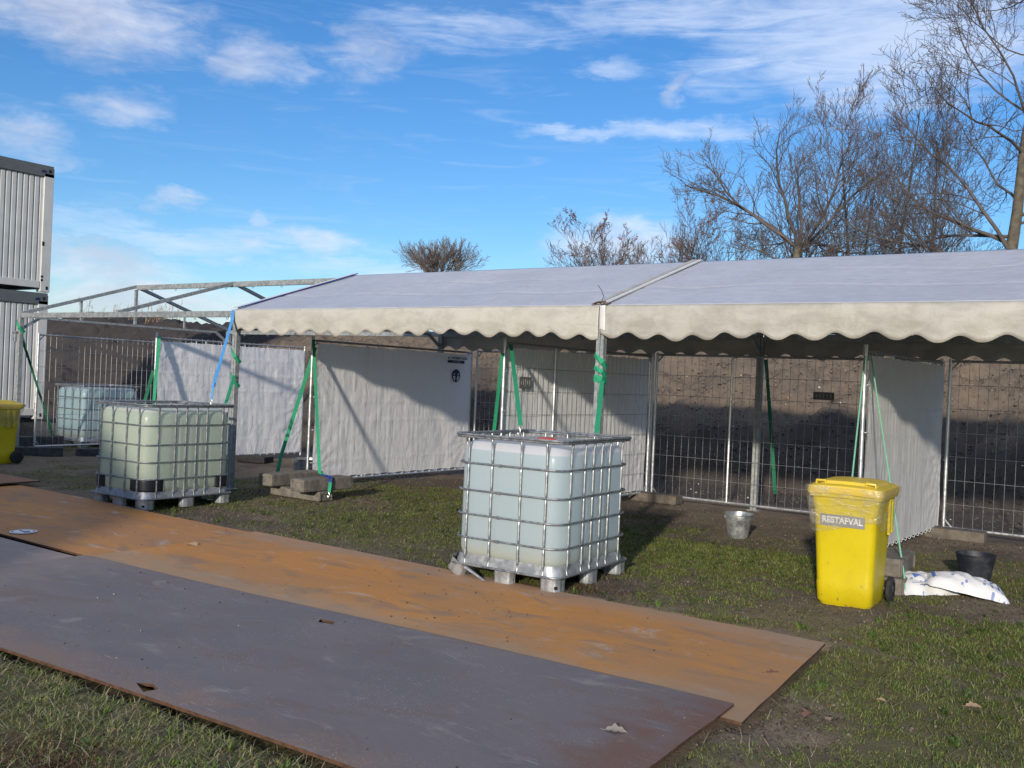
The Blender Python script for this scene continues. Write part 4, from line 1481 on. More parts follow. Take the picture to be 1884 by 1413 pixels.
def make_bin(label, loc, rz, film=True, text=True):
    t = thing('wheelie_bin', label, 'rubbish bin', loc, rz, 'yellow wheelie bins')
    # tapered body: front (-y) at the bottom set back less than the top
    Wb, Wt, Db, Dt, H = 0.40, 0.47, 0.44, 0.60, 0.86
    b = MB()
    rings = []
    for k, f in enumerate([0, 0.015, 0.04, 0.20, 0.215, 0.45, 0.75, 0.80, 0.86, 0.93, 1.0]):
        w = Wb + (Wt - Wb) * f
        d = Db + (Dt - Db) * f
        if f < 0.02:
            w -= 0.03
            d -= 0.03
        if 0.0 < f < 0.21:
            w += 0.006
            d += 0.006
        ear = 0.0
        if f >= 0.80:
            ear = min(1, (f - 0.80) / 0.2) * 0.045
        yc = 0.02 + 0.02 * (1 - f)
        pr = rrect((w + ear) / 2, d / 2, 0.055, 5, 4)
        rings.append([(x, y + yc, f * H) for x, y in pr])
    b.loops(rings, True, False)
    b.build('body', M['bin_yellow'], t, smooth=True)
    rim = MB()
    rim.loops([[(x, y + 0.02, z) for x, y in rrect(hw, hd, 0.05, 5, 4)] for hw, hd, z in
               ((0.250, 0.295, H - 0.035), (0.268, 0.318, H - 0.03), (0.272, 0.322, H + 0.005), (0.255, 0.305, H + 0.008))], False, False)
    rim.build('rim', M['bin_yellow'], t, smooth=True)
    # lid with raised centre, ribs and two grips
    lid = MB()
    lid.loops([[(x, y + 0.015, z + 0.012 * (1 - (x / 0.27) ** 2)) for x, y in rrect(hw, hd, r, 5, 6)] for hw, hd, r, z in
               ((0.272, 0.332, 0.05, H - 0.012), (0.277, 0.337, 0.055, H + 0.012), (0.272, 0.332, 0.055, H + 0.045), (0.245, 0.300, 0.06, H + 0.058), (0.215, 0.255, 0.07, H + 0.056), (0.20, 0.24, 0.07, H + 0.078), (0.10, 0.12, 0.05, H + 0.088))], False, True)
    lid.build('lid', M['bin_lid'], t, smooth=True)
    for sx in (-1, 1):
        MB().tube([(sx * 0.215, -0.255, H + 0.055), (sx * 0.212, -0.260, H + 0.086), (sx * 0.15, -0.262, H + 0.088), (sx * 0.145, -0.255, H + 0.055)], 0.010, 6).build('lid_grip', M['bin_lid'], t, smooth=True)
        # side ribs under the rim, wheel with hub and axle arch
        MB().box((sx * 0.245, 0.12, H - 0.17), (0.022, 0.035, 0.30)).build('side_rib', M['bin_yellow'], t, bevel=0.005)
        MB().box((sx * 0.245, 0.21, H - 0.18), (0.022, 0.035, 0.26)).build('side_rib', M['bin_yellow'], t, bevel=0.005)
        MB().box((sx * 0.228, 0.165, H - 0.06), (0.040, 0.18, 0.028)).build('side_rib', M['bin_yellow'], t, bevel=0.004)
        wh = MB()
        c_ = [(0.055, 0.0), (0.088, 0.004), (0.100, 0.014), (0.100, 0.036), (0.088, 0.046), (0.055, 0.05)]
        wh.lathe(c_, 28)
        wo = wh.build('wheel', M['rubber'], t, smooth=True, loc=(sx * 0.245 - (0.025), 0.27, 0.10))
        wo.rotation_euler = (0, PI / 2, 0)
        hb = MB().lathe([(0.0, 0.004), (0.058, 0.008), (0.058, 0.042), (0.0, 0.046)], 20)
        hb.build('hub', M['black_plastic'], wo, smooth=True)
    MB().tube([(-0.23, 0.27, 0.10), (0.23, 0.27, 0.10)], 0.012, 8).build('axle', M['galv'], t)
    MB().tube([(-0.20, 0.335, H + 0.0), (-0.20, 0.385, H + 0.02), (0.20, 0.385, H + 0.02), (0.20, 0.335, H)], 0.014, 8).build('handle', M['bin_yellow'], t, smooth=True)
    if text:
        fy = -0.02 - 0.016 * 0
        y_at = lambda z: 0.02 + 0.02 * (1 - z / H) - (Db + (Dt - Db) * z / H) / 2
        z_ = 0.655
        tilt = math.atan2(y_at(z_ - 0.05) - y_at(z_ + 0.05), 0.1)
        lab = MB().box((0, 0, 0), (0.325, 0.003, 0.088)).build('label_plate', M['bin_label'], t, loc=(-0.012, y_at(z_) - 0.006, z_))
        lab.rotation_euler = (tilt, 0, 0)
        text_mesh('RESTAFVAL', 0.068, M['bin_letter'], 'lettering', lab, (0, -0.0035, 0.001), (PI / 2, 0, 0), 0.0008, 0.0012, 'CENTER', 0.86)
    if film:
        # clear rubbish bag drawn over the rim: hugs the lid, bridges the corners, ends in an uneven hem
        fm = MB()
        rings = []
        for j, (hw, hd, z) in enumerate(((0.286, 0.345, H + 0.050), (0.290, 0.349, H + 0.015), (0.286, 0.345, H - 0.02), (0.272, 0.325, H - 0.09), (0.262, 0.305, H - 0.17), (0.252, 0.292, H - 0.25))):
            rg = []
            for i, (x, y) in enumerate(rrect(hw, hd, 0.05, 5, 8)):
                wob = 0.006 * math.sin(i * 1.7 + j * 0.9) * (j > 1) + 0.004 * math.sin(i * 0.7 + j * 2.1)
                drop = (0.05 * math.sin(i * 0.33 + 1.0)) * (j / 5.0) if j > 2 else 0
                rg.append((x * (1 + wob), y * (1 + wob) + 0.018, z + drop))
            rings.append(rg)
        fm.loops(rings, False, False)
        fm.build('bag_film', M['film'], t, smooth=True)
    return t


make_bin('yellow wheelie bin with a grey label and clear bag film on the grass at right', (8.20, -0.605, 0.0), 0.05)
make_bin('yellow wheelie bin cut by the left picture edge, with one black wheel', (-4.48, -0.92, 0.0), 0.0, film=True, text=False)


# ------------------------------------------------------------------ buckets
def make_bucket(name, label, loc, r0, r1, h, m, ribs=(), tilt=0.0, handle=True):
    t = thing(name, label, 'bucket', loc, 0.0)
    b = MB()
    prof_ = [(0.0, 0.012), (r0 * 0.93, 0.012), (r0, 0.0), (r0 * 1.01, 0.012)]
    for k in range(1, 12):
        f = k / 12
        r = r0 + (r1 - r0) * f
        for rb in ribs:
            r += 0.006 * math.exp(-((f - rb) / 0.03) ** 2)
        prof_.append((r, h * f))
    prof_ += [(r1, h - 0.006), (r1 + 0.007, h - 0.004), (r1 + 0.008, h + 0.004), (r1, h + 0.005), (r1 - 0.004, h - 0.006), (r0 * 0.96, 0.02), (0.0, 0.018)]
    b.lathe(prof_, 40)
    b.build('body', m, t, smooth=True)
    if handle:
        hd = MB()
        pts = []
        for k in range(15):
            a = PI * k / 14
            pts.append((r1 * 1.03 * math.cos(a), -r1 * 1.02 * math.sin(a), h - 0.03 - 0.02 * math.sin(a)))
        hd.tube(pts, 0.003, 5)
        hd.build('handle', M['galv'], t)
        for sx in (-1, 1):
            MB().box((sx * r1 * 1.0, 0, h - 0.03), (0.012, 0.03, 0.035)).build('ear', m, t, bevel=0.003)
    t.rotation_euler = (tilt, 0, 0.6)
    return t


M['zinc'] = mat('zinc_bucket', (0.30, 0.32, 0.32), (0.55, 0.56, 0.55), 14, 0.32, 0.7, 0.05, 40, rough2=0.5)
M['mortar'] = mat('mortar_splashed_plastic', (0.011, 0.014, 0.022), (0.045, 0.047, 0.05), 9, 0.55, 0, 0.1, 40, contrast=(0.45, 0.75))
make_bucket('metal_bucket', 'zinc bucket standing on the grass under the tent, left of the yellow bin', (6.31, 1.80, 0.0), 0.105, 0.152, 0.255, M['zinc'], (0.9, 0.82, 0.76), tilt=0.03)
make_bucket('metal_bucket', 'ribbed metal bucket half hidden behind the fence post and the concrete blocks', (-0.90, 2.15, 0.0), 0.19, 0.215, 0.235, M['zinc'], (0.3, 0.5, 0.7), handle=True)
make_bucket('mortar_bucket', 'black mortar bucket behind the white bags', (8.76, 1.28, 0.0), 0.125, 0.163, 0.225, M['mortar'], (0.86,), handle=False)


# ------------------------------------------------------------------ bags
def bag_material():
    m = bpy.data.materials.new('printed_white_bag')
    m.use_nodes = True
    N = NT(m.node_tree)
    b = N.n['Principled BSDF']
    co = N.node('ShaderNodeTexCoord').outputs['Object']
    vo = N.node('ShaderNodeTexVoronoi')
    vo.inputs['Scale'].default_value = 17
    N.put(vo.inputs['Vector'], N.mapping(co, (1, 1, 0.0)))
    dots = N.sstep(vo.outputs['Distance'], 0.24, 0.19)
    keep = N.sstep(N.noise(co, 14, 1, 0.5), 0.40, 0.44)
    c = N.mix(N.math('MULTIPLY', N.math('MULTIPLY', dots, keep), 0.8), (0.66, 0.66, 0.67), (0.10, 0.16, 0.42))
    N.put(b.inputs['Base Color'], c)
    b.inputs['Roughness'].default_value = 0.38
    bn = N.node('ShaderNodeBump')
    bn.inputs['Strength'].default_value = 0.5
    bn.inputs['Distance'].default_value = 0.012
    N.put(bn.inputs['Height'], N.noise(N.mapping(co, (1, 2.2, 1), (0, 0, 0.5)), 9, 5, 0.6, 0.8))
    N.l.new(bn.outputs[0], b.inputs['Normal'])
    return m


M['bag'] = bag_material()
M['bag_blue'] = mat('bag_print_blue', (0.07, 0.14, 0.42), (0.09, 0.18, 0.5), 12, 0.45)


def make_bag(label, loc, rz, L, Wd, H, seed, rot=(0, 0), marks=()):
    t = thing('salt_bag', label, 'bag', loc, rz, 'white plastic bags on the grass')
    t.rotation_euler = (rot[0], rot[1], rz)

    def shp(u, v):
        """pillow: u along, v across, returns half thickness"""
        a = max(0.0, 1 - abs(2 * u - 1) ** 3.2)
        c = max(0.0, 1 - abs(2 * v - 1) ** 2.6)
        return (a * c) ** 0.55
    nu, nv = 40, 22
    b = MB()

    def top(u, v):
        s_ = shp(u, v)
        x = (u - 0.5) * L
        pinch = 1 - 0.10 * (1 - abs(2 * u - 1) ** 2) * 0
        y = (v - 0.5) * Wd * pinch
        wr = (float(fbm(x + seed * 3, y, 0.16, 4, 95)) - 0.5) * 0.055 * s_ + 0.006 * math.sin(y * 44 + x * 20 + seed + 3 * math.sin(x * 9)) * s_
        return (x + 0.008 * math.sin(y * 40 + seed) * (1 - s_), y + 0.010 * math.sin(x * 34 + seed) * (1 - s_), H * 0.5 + H * 0.5 * s_ + wr * 1.2 - (1 - s_) * H * 0.42)

    def bot(u, v):
        s_ = shp(u, v)
        p = top(u, v)
        return (p[0], p[1], max(0.0, H * 0.08 - H * 0.08 * s_ + 0.004))
    b.grid(top, nu, nv)
    o = len(b.v)
    g2 = MB().grid(lambda u, v: bot(1 - u, v), nu, nv)
    b.add(g2.v, g2.f)
    # flat welded seams at both ends
    for e in (0, 1):
        def seam(u, v, e=e):
            p = top(e, u)
            s_ = 1 if e else -1
            return (p[0] + s_ * 0.035 * v + 0.006 * math.sin(u * 17), p[1], p[2] * (1 - 0.5 * v) + 0.012 * math.sin(u * 21 + seed) * v + 0.006)
        b.grid(seam, 14, 2)
    b.build('bag_body', M['bag'], t, smooth=True)
    for (u0, u1, v0, v1) in marks:
        mb = MB().grid(lambda u, v: (lambda p: (p[0], p[1], p[2] + 0.003))(top(u0 + (u1 - u0) * u, v0 + (v1 - v0) * v)), 6, 6)
        mb.build('print', M['bag_blue'], t, smooth=True)
    return t, top


bagA, bagA_top = make_bag('white printed bag lying flat against the concrete block, left of the other bag', (8.50, 0.34, 0.0), 0.80, 0.50, 0.36, 0.145, 1, (0.05, 0.0),
                marks=[(0.30, 0.42, 0.28, 0.42), (0.20, 0.78, 0.14, 0.155), (0.30, 0.75, 0.085, 0.10)])
bagB, bagB_top = make_bag('white bag with blue dots resting on the other bag and sloping to the grass', (8.82, 0.42, 0.03), 0.42, 0.62, 0.34, 0.14, 2, (0.0, 0.17), marks=[(0.18, 0.26, 0.55, 0.70), (0.06, 0.10, 0.2, 0.7)])
tx = text_mesh('LINZ', 0.095, M['bag_blue'], 'lettering', bagB, (0, 0, 0), (0, 0, 0), 0.0, 0.002, 'CENTER')
ca_, sa_ = math.cos(-1.45), math.sin(-1.45)
for v_ in tx.data.vertices:
    x_, y_ = v_.co.x * ca_ - v_.co.y * sa_ + 0.19, v_.co.x * sa_ + v_.co.y * ca_ - 0.02
    q_ = bagB_top(x_ / 0.62 + 0.5, y_ / 0.34 + 0.5)
    v_.co = (q_[0], q_[1], q_[2] + 0.004)


# ------------------------------------------------------------------ straps
def strap_obj(label, pts, w=0.045, m=None, side=(1, 0, 0), name='ratchet_strap', hook=None, sag=0.0, th=0.003, wraps=None, end=None):
    P = []
    for i in range(len(pts) - 1):
        a, b = Vector(pts[i]), Vector(pts[i + 1])
        n = 8
        for k in range(n):
            f = k / n
            p = a.lerp(b, f)
            p.z -= sag * math.sin(PI * f) * (1 if i == 0 else 0.5)
            P.append(p)
    P.append(Vector(pts[-1]))
    # slight twist of the webbing along its run
    sd = Vector(side).normalized()
    sides = []
    for i in range(len(P)):
        ang = 0.35 * math.sin(i * 0.45)
        sides.append(Matrix.Rotation(ang, 3, 'Z') @ sd)
    t = thing(name, label, 'strap', (0, 0, 0), 0, 'tie-down straps on the tent and panels')
    MB().strap(P, w, th, sides).build('webbing', m or M['strap_green'], t)
    for (a, b, mm) in (wraps or []):
        MB().strap(a, b, th, (0, 0, 1)).build('wrap', mm, t)
    if hook:
        h = Vector(hook)
        MB().tube([h + Vector((0, 0, 0.05)), h + Vector((0.012, 0, 0.03)), h + Vector((0.012, 0, 0)), h + Vector((-0.006, 0, -0.012)), h + Vector((-0.014, 0, 0.008))], 0.005, 6).build('hook', M['galv_bright'], t, smooth=True)
    if end:
        MB().strap(end[0], end[1], th * 1.8, side).build('sewn_end', end[2], t)
    return t


def post_wrap(x, y, z, dz=0.06, hw=0.046):
    """a turn of webbing slanting once round a post"""
    return [(x + hw, y + hw, z - dz * 1.7), (x + hw, y - hw, z - dz), (x - hw, y - hw, z), (x - hw, y + hw, z + dz * 0.3)]


VIEW_SIDE = (0.81, 0.58, 0)
strap_obj('dark green strap from the far left frame post down to the ballast beam', [(-5.52, 0.0, 2.0), (-5.55, 0.10, 1.75), (-6.30, 1.05, 0.22)], 0.05, M['strap_dark'], VIEW_SIDE,
          wraps=[(post_wrap(-BAY, 0, 2.20, 0.10), 0.06, M['strap_green'])])
rb = MB()
rb.box((-5.60, -0.06, 1.96), (0.06, 0.04, 0.16))
rb.tube([(-5.66, -0.07, 2.03), (-5.54, -0.07, 2.03)], 0.018, 8)
tag(rb.build('ratchet', M['galv'], None, bevel=0.003), 'ratchet buckle hanging on the far left frame post', 'ratchet')
strap_obj('blue strap from the tent corner down to the greenish water container', [(-0.005, -0.07, 2.36), (0.02, -0.10, 2.22), (0.88, -1.00, 1.36)], 0.040, M['strap_blue'], VIEW_SIDE,
          hook=(0.90, -1.03, 1.17), end=([(0.86, -0.98, 1.42), (0.89, -1.01, 1.33), (0.90, -1.03, 1.22)], 0.022, M['strap_blue']))
strap_obj('green strap wound round the post beside the greenish water container', [(0.055, -0.052, 1.50), (0.87, -0.80, 1.17)], 0.042, M['strap_green'], VIEW_SIDE,
          wraps=[(post_wrap(0, 0, 1.84, 0.10), 0.05, M['strap_green']), (post_wrap(0, 0, 1.52, 0.10), 0.05, M['strap_green'])])
strap_obj('green strap behind the post, running down to the rear concrete block', [(0.50, 0.93, 1.93), (0.16, 0.70, 0.42), (0.13, 0.68, 0.20)], 0.050, M['strap_green'], VIEW_SIDE)
strap_obj('green strap with a blue end running down onto the front concrete block', [(0.53, 0.86, 2.03), (1.40, 0.26, 0.33), (1.61, 0.25, 0.285), (1.625, 0.22, 0.10)], 0.040, M['strap_green'], VIEW_SIDE,
          hook=(1.63, 0.21, 0.06), end=([(1.45, 0.255, 0.318), (1.613, 0.245, 0.292), (1.617, 0.235, 0.235)], 0.046, M['strap_navy']))
strap_obj('green strap left of the post behind the bluish container', [(3.90, 0.62, 1.90), (3.52, 1.0, 0.7), (3.42, 1.08, 0.35)], 0.042, M['strap_green'], VIEW_SIDE)
strap_obj('green strap from the mesh panel top to the rear ring of the bluish container', [(3.98, 0.66, 2.00), (5.44, -1.16, 1.20)], 0.042, M['strap_green'], VIEW_SIDE, hook=(5.44, -1.18, 1.13))
strap_obj('green strap wrapped three times round the middle tent post', [(5.605, -0.05, 1.63), (6.07, -0.90, 1.17)], 0.045, M['strap_green'], VIEW_SIDE,
          wraps=[(post_wrap(BAY, 0, 1.88, 0.07), 0.055, M['strap_green']), (post_wrap(BAY, 0, 1.76, 0.045), 0.05, M['strap_green']), (post_wrap(BAY, 0, 1.655, 0.015), 0.07, M['strap_green'])])
strap_obj('dark green strap hanging beside the rear tent post', [(5.66, 4.10, 2.02), (5.70, 4.26, 1.2), (5.72, 4.50, 0.22)], 0.05, M['strap_dark'], VIEW_SIDE)
strap_obj('green strap at the front post of the leftmost sheet', [(-3.03, 0.90, 2.04), (-2.80, 0.70, 1.10), (-2.70, 0.62, 0.5)], 0.05, M['strap_green'], VIEW_SIDE)
strap_obj('dark green strap left of the leftmost sheet, behind its post', [(-3.125, 0.88, 1.50), (-3.28, 0.84, 0.95), (-3.42, 0.80, 0.4)], 0.05, M['strap_dark'], VIEW_SIDE)
for (lab, pts) in (('thin green rope from the grey sheet post down to the back of the yellow bin', [(7.76, 1.12, 1.97), (7.93, 0.16, 0.27)]),
                   ('thin green rope from the grey sheet post down beside the white bags', [(7.80, 1.17, 1.98), (8.43, 0.13, 0.12), (8.45, 0.08, 0.03)])):
    rp = MB().tube(pts, 0.0075, 6)
    tag(rp.build('guy_rope', M['rope_green'], None, smooth=True), lab, 'rope', 'thin green ropes')

# ------------------------------------------------------------------ site cabins
def make_cabin(label, loc, group='stacked site cabins', Lx=2.44, Ly=6.06, H=2.59):
    """origin at the +x, +y bottom corner"""
    t = thing('site_cabin', label, 'site cabin', loc, 0, group)
    c, g_ = M['cabin_white'], M['cabin_grey']
    # corrugated walls
    for face in ('x', 'y'):
        wl = MB()
        span = (Ly if face == 'x' else Lx) - 0.36
        n = int(span / 0.112)
        pr = []
        for k in range(n):
            s0 = 0.18 + span * k / n
            p = span / n
            pr += [(s0, 0.0), (s0 + p * 0.62, 0.0), (s0 + p * 0.74, -0.028), (s0 + p * 0.88, -0.028)]
        pr.append((0.18 + span, 0.0))
        rows = []
        for z in (0.20, H - 0.26):
            if face == 'x':
                rows.append([(-0.035 + d, -s, z) for s, d in pr])
            else:
                rows.append([(-s, -0.035 + d, z) for s, d in pr])
        nn = len(pr)
        wl.add(rows[0] + rows[1], [(i, i + 1, nn + i + 1, nn + i) for i in range(nn - 1)])
        if face == 'x':
            # far wall of the same kind
            wl.add([(-Lx + 0.04, p[1], p[2]) for p in rows[0]] + [(-Lx + 0.04, p[1], p[2]) for p in rows[1]], [(i, i + 1, nn + i + 1, nn + i) for i in range(nn - 1)])
        else:
            wl.add([(p[0], -Ly + 0.04, p[2]) for p in rows[0]] + [(p[0], -Ly + 0.04, p[2]) for p in rows[1]], [(i, i + 1, nn + i + 1, nn + i) for i in range(nn - 1)])
        wl.build('wall', c, t)
    MB().box((-Lx / 2, -Ly / 2, H - 0.05), (Lx - 0.02, Ly - 0.02, 0.06)).build('roof', g_, t)
    MB().box((-Lx / 2, -Ly / 2, 0.16), (Lx - 0.04, Ly - 0.04, 0.05)).build('floor', g_, t)
    for sx in (0, 1):
        for sy in (0, 1):
            px_, py_ = (-0.08 - sx * (Lx - 0.16), -0.10 - sy * (Ly - 0.20))
            po = MB().box((px_, py_, H / 2 - 0.09), (0.16, 0.20, H - 0.18)).build('corner_post', c, t, bevel=0.008)
            if sx == 0 and sy == 0:
                h_ = MB()
                for z, hh in ((0.085, 0.07), (0.24, 0.045), (0.31, 0.045), (0.98, 0.085)):
                    yy = py_ + 0.035 if z < 0.1 else py_ - 0.075
                    h_.box((0.0005, yy, z), (0.006, 0.045, hh))
                h_.build('post_hole', M['hole'], po)
    # rails: dark top, light bottom with an air gap below between the corner castings
    for xx in (-0.06, -Lx + 0.06):
        tr_ = MB().box((xx, -Ly / 2, H - 0.16), (0.12, Ly, 0.19)).build('top_rail', g_, t, bevel=0.006)
        if xx == -0.06:
            MB().box((0.0015, -0.09, H - 0.13), (0.006, 0.055, 0.06)).build('lifting_hole', M['hole'], tr_)
            MB().box((0.0015, -0.22, H - 0.15), (0.004, 0.09, 0.05)).build('number_plate', M['print_navy'], tr_)
        MB().box((xx, -Ly / 2, 0.145), (0.11, Ly - 0.42, 0.14)).build('bottom_rail', c, t, bevel=0.006)
    for yy in (-0.06, -Ly + 0.06):
        MB().box((-Lx / 2, yy, H - 0.16), (Lx - 0.25, 0.118, 0.188)).build('top_rail', g_, t)
        MB().box((-Lx / 2, yy, 0.145), (Lx - 0.35, 0.11, 0.14)).build('bottom_rail', c, t)
    return t


cb = make_cabin('lower light grey corrugated site cabin at the left edge', (-8.86, 2.24, 0.38))
dup(cb, (-8.86, 2.26, 2.97), 0, 'upper light grey corrugated site cabin stacked on the other at the left edge')
for y, wh in ((2.0, 'nearest the teal container'), (-0.8, 'in the middle'), (-3.6, 'farthest from the teal container')):
    o = MB().box((0, 0, 0.19), (0.5, 0.4, 0.38)).build('cabin_support', M['concrete_dark'], None, bevel=0.01, loc=(-9.3, y, 0))
    tag(o, 'dark block supporting the lower site cabin, ' + wh, 'support block', 'support blocks under the site cabins')


# ------------------------------------------------------------------ trees
def tube_rings(pts, rr, n, V, F):
    o = len(V)
    m = len(pts)
    px_, py_, pz_ = 1.0, 0.0, 0.0
    for i in range(m):
        a = pts[max(i - 1, 0)]
        b = pts[min(i + 1, m - 1)]
        tx_, ty_, tz_ = b[0] - a[0], b[1] - a[1], b[2] - a[2]
        l = math.sqrt(tx_ * tx_ + ty_ * ty_ + tz_ * tz_) or 1e-6
        tx_, ty_, tz_ = tx_ / l, ty_ / l, tz_ / l
        d = px_ * tx_ + py_ * ty_ + pz_ * tz_
        ux, uy, uz = px_ - d * tx_, py_ - d * ty_, pz_ - d * tz_
        l = math.sqrt(ux * ux + uy * uy + uz * uz)
        if l < 1e-3:
            ux, uy, uz = -ty_, tx_, 0.0
            l = math.sqrt(ux * ux + uy * uy) or 1.0
        ux, uy, uz = ux / l, uy / l, uz / l
        px_, py_, pz_ = ux, uy, uz
        vx, vy, vz = ty_ * uz - tz_ * uy, tz_ * ux - tx_ * uz, tx_ * uy - ty_ * ux
        p = pts[i]
        for k in range(n):
            an = 2 * PI * k / n
            ca, sa = math.cos(an) * rr[i], math.sin(an) * rr[i]
            V.append((p[0] + ux * ca + vx * sa, p[1] + uy * ca + vy * sa, p[2] + uz * ca + vz * sa))
    for i in range(m - 1):
        for k in range(n):
            k2 = (k + 1) % n
            F.append((o + i * n + k, o + i * n + k2, o + (i + 1) * n + k2, o + (i + 1) * n + k))


class TreeGen:
    def __init__(s, seed, max_level=4, twig_r=0.006, wander=0.16, up=0.10, kids=(7, 6, 6, 5), ratio=(0.62, 0.55, 0.5, 0.5), angle=(0.75, 0.7, 0.7, 0.8), leafy=0.0):
        s.r = random.Random(seed)
        s.ml, s.tr, s.wander, s.up = max_level, twig_r, wander, up
        s.kids, s.ratio, s.angle = kids, ratio, angle
        s.TV, s.TF, s.CV, s.CF = [], [], [], []
        s.leafy = leafy
        s.cstart = 0.18
        s.LV, s.LF = [], []

    def rnd_perp(s, d):
        r = s.r
        v = Vector((r.gauss(0, 1), r.gauss(0, 1), r.gauss(0, 1)))
        v = v - d * v.dot(d)
        return v.normalized() if v.length > 1e-6 else d.orthogonal().normalized()

    def grow(s, p, d, L, r0, lvl, droop=0.0):
        r = s.r
        ns = 9 if lvl == 0 else (7 if lvl == 1 else (5 if lvl == 2 else 3))
        pts, rr, dirs = [tuple(p)], [r0], [d.copy()]
        q, dd = p.copy(), d.copy()
        r1 = max(s.tr, r0 * (0.28 if lvl else (0.62 if s.fork else 0.10))) if lvl < s.ml else s.tr * 0.8
        for i in range(ns):
            dd = (dd + s.rnd_perp(dd) * s.wander * (0.32 if lvl == 0 else 1.0) + Vector((0, 0, s.up * (0.4 if lvl < 2 else 1.0) - droop))).normalized()
            q = q + dd * (L / ns)
            pts.append(tuple(q))
            rr.append(r0 + (r1 - r0) * (i + 1) / ns)
            dirs.append(dd.copy())
        nsd = 9 if lvl == 0 else (6 if lvl == 1 else (4 if lvl == 2 else 3))
        if lvl == 0:
            tube_rings(pts, rr, nsd, s.TV, s.TF)
        else:
            tube_rings(pts, rr, nsd, s.CV, s.CF)
        if lvl >= s.ml:
            if s.leafy and r.random() < s.leafy:
                for k in range(3):
                    c = Vector(pts[r.randrange(len(pts))])
                    a, b = s.rnd_perp(Vector((0, 0, 1))) * 0.05, s.rnd_perp(Vector((1, 0, 0))) * 0.035
                    o = len(s.LV)
                    s.LV += [tuple(c), tuple(c + a + b), tuple(c + a * 2), tuple(c + a - b)]
                    s.LF.append((o, o + 1, o + 2, o + 3))
            return
        if lvl == 0 and s.fork:
            nf, lf, af = s.fork
            for k in range(nf):
                a = 2 * PI * k / nf + s.r.uniform(-0.4, 0.4)
                ak = af * (1.3 * math.sqrt((k + 0.5) / nf) + s.r.uniform(-0.08, 0.08))
                g_an = k * 2.39996 + s.r.uniform(-0.25, 0.25)
                nd = (dd + Vector((math.cos(g_an) * ak, math.sin(g_an) * ak, 0.0))).normalized()
                s.grow(q - dd * 0.25, nd, lf * s.r.uniform(0.9, 1.05) * (0.86 + 0.14 * math.sqrt((k + 0.5) / nf)), r0 * (0.46 if nf < 7 else 0.3), 1)
        nk = s.kids[lvl]
        nk = max(2, int(nk * r.uniform(0.8, 1.25)))
        start = s.start if lvl == 0 else (s.cstart if lvl == 1 else 0.18)
        for k in range(nk):
            f = start + (1 - start) * (k + r.uniform(0.1, 0.9)) / nk
            fi = f * ns
            i0 = min(int(fi), ns - 1)
            fr = fi - i0
            pp = Vector(pts[i0]).lerp(Vector(pts[i0 + 1]), fr)
            bd = dirs[i0 + 1]
            ang = s.angle[lvl] * r.uniform(0.65, 1.25)
            side = s.rnd_perp(bd)
            if lvl >= 1:
                side = (side + Vector((0, 0, 0.25))).normalized()
            nd = (bd * math.cos(ang) + side * math.sin(ang)).normalized()
            LL = L * s.ratio[lvl] * r.uniform(0.7, 1.25) * (1.15 - 0.55 * f if lvl == 0 else 1.1 - 0.45 * f)
            rad = max(s.tr, (r0 + (r1 - r0) * f) * (r.uniform(0.26, 0.42) if lvl == 0 else r.uniform(0.40, 0.58)))
            s.grow(pp, nd, LL, rad, lvl + 1)

    def make(s, H, r0, start=0.3, lean=(0, 0), stems=1, fork=None, cstart=0.18):
        s.start = start
        s.cstart = cstart
        s.fork = fork
        for k in range(stems):
            d = Vector((lean[0], lean[1], 1))
            if stems > 1:
                a = 2 * PI * k / stems + s.r.random()
                d = Vector((0.36 * math.cos(a) + lean[0], 0.36 * math.sin(a) + lean[1], 1))
            s.grow(Vector((0.12 * k, 0, -0.1)), d.normalized(), H * s.r.uniform(0.85, 1.0), r0, 0)
        return s


def tree_meshes(g, bark, twig):
    out_ = []
    for nm, V, F, m in (('trunk', g.TV, g.TF, bark), ('crown', g.CV, g.CF, twig)):
        o = mesh_np(nm, np.array(V), np.array(F), m, smooth=True)
        out_.append(o)
    if g.LV:
        out_.append(mesh_np('leaves', np.array(g.LV), np.array(g.LF), M['brown_leaf'], kind='stuff'))
    return out_


def plant(name, label, loc, parts, rz=0.0, sc=1.0, first=True, cat='tree'):
    t = thing(name, label, cat, loc, rz, 'bare trees behind the tent' if cat == 'tree' else None)
    t.scale = (sc, sc, sc)
    for p in parts:
        o = p if first else p.copy()
        if not first:
            COL.objects.link(o)
        o.parent = t
    return t


oak = tree_meshes(TreeGen(8, 4, 0.0062, 0.22, 0.05, (7, 11, 8, 5), (0.55, 0.48, 0.5, 0.5), (1.15, 0.80, 0.8, 0.85)).make(8.3, 0.24, 0.60, (0.02, 0.0), fork=(7, 5.0, 0.95), cstart=0.30), M['bark'], M['twig'])
slim = tree_meshes(TreeGen(12, 4, 0.0060, 0.11, 0.11, (24, 7, 5, 3), (0.29, 0.45, 0.48, 0.5), (0.75, 0.70, 0.75, 0.75)).make(13.6, 0.12, 0.36), M['bark'], M['twig_red'])
slim2 = tree_meshes(TreeGen(17, 4, 0.0060, 0.14, 0.09, (22, 7, 5, 3), (0.33, 0.48, 0.48, 0.5), (0.85, 0.70, 0.75, 0.75)).make(13.0, 0.13, 0.34, (0.06, 0.03)), M['bark'], M['twig'])
big = tree_meshes(TreeGen(29, 4, 0.0060, 0.21, 0.05, (36, 10, 8, 5), (0.34, 0.50, 0.48, 0.5), (1.22, 0.75, 0.75, 0.85)).make(17.0, 0.24, 0.27), M['bark'], M['twig'])
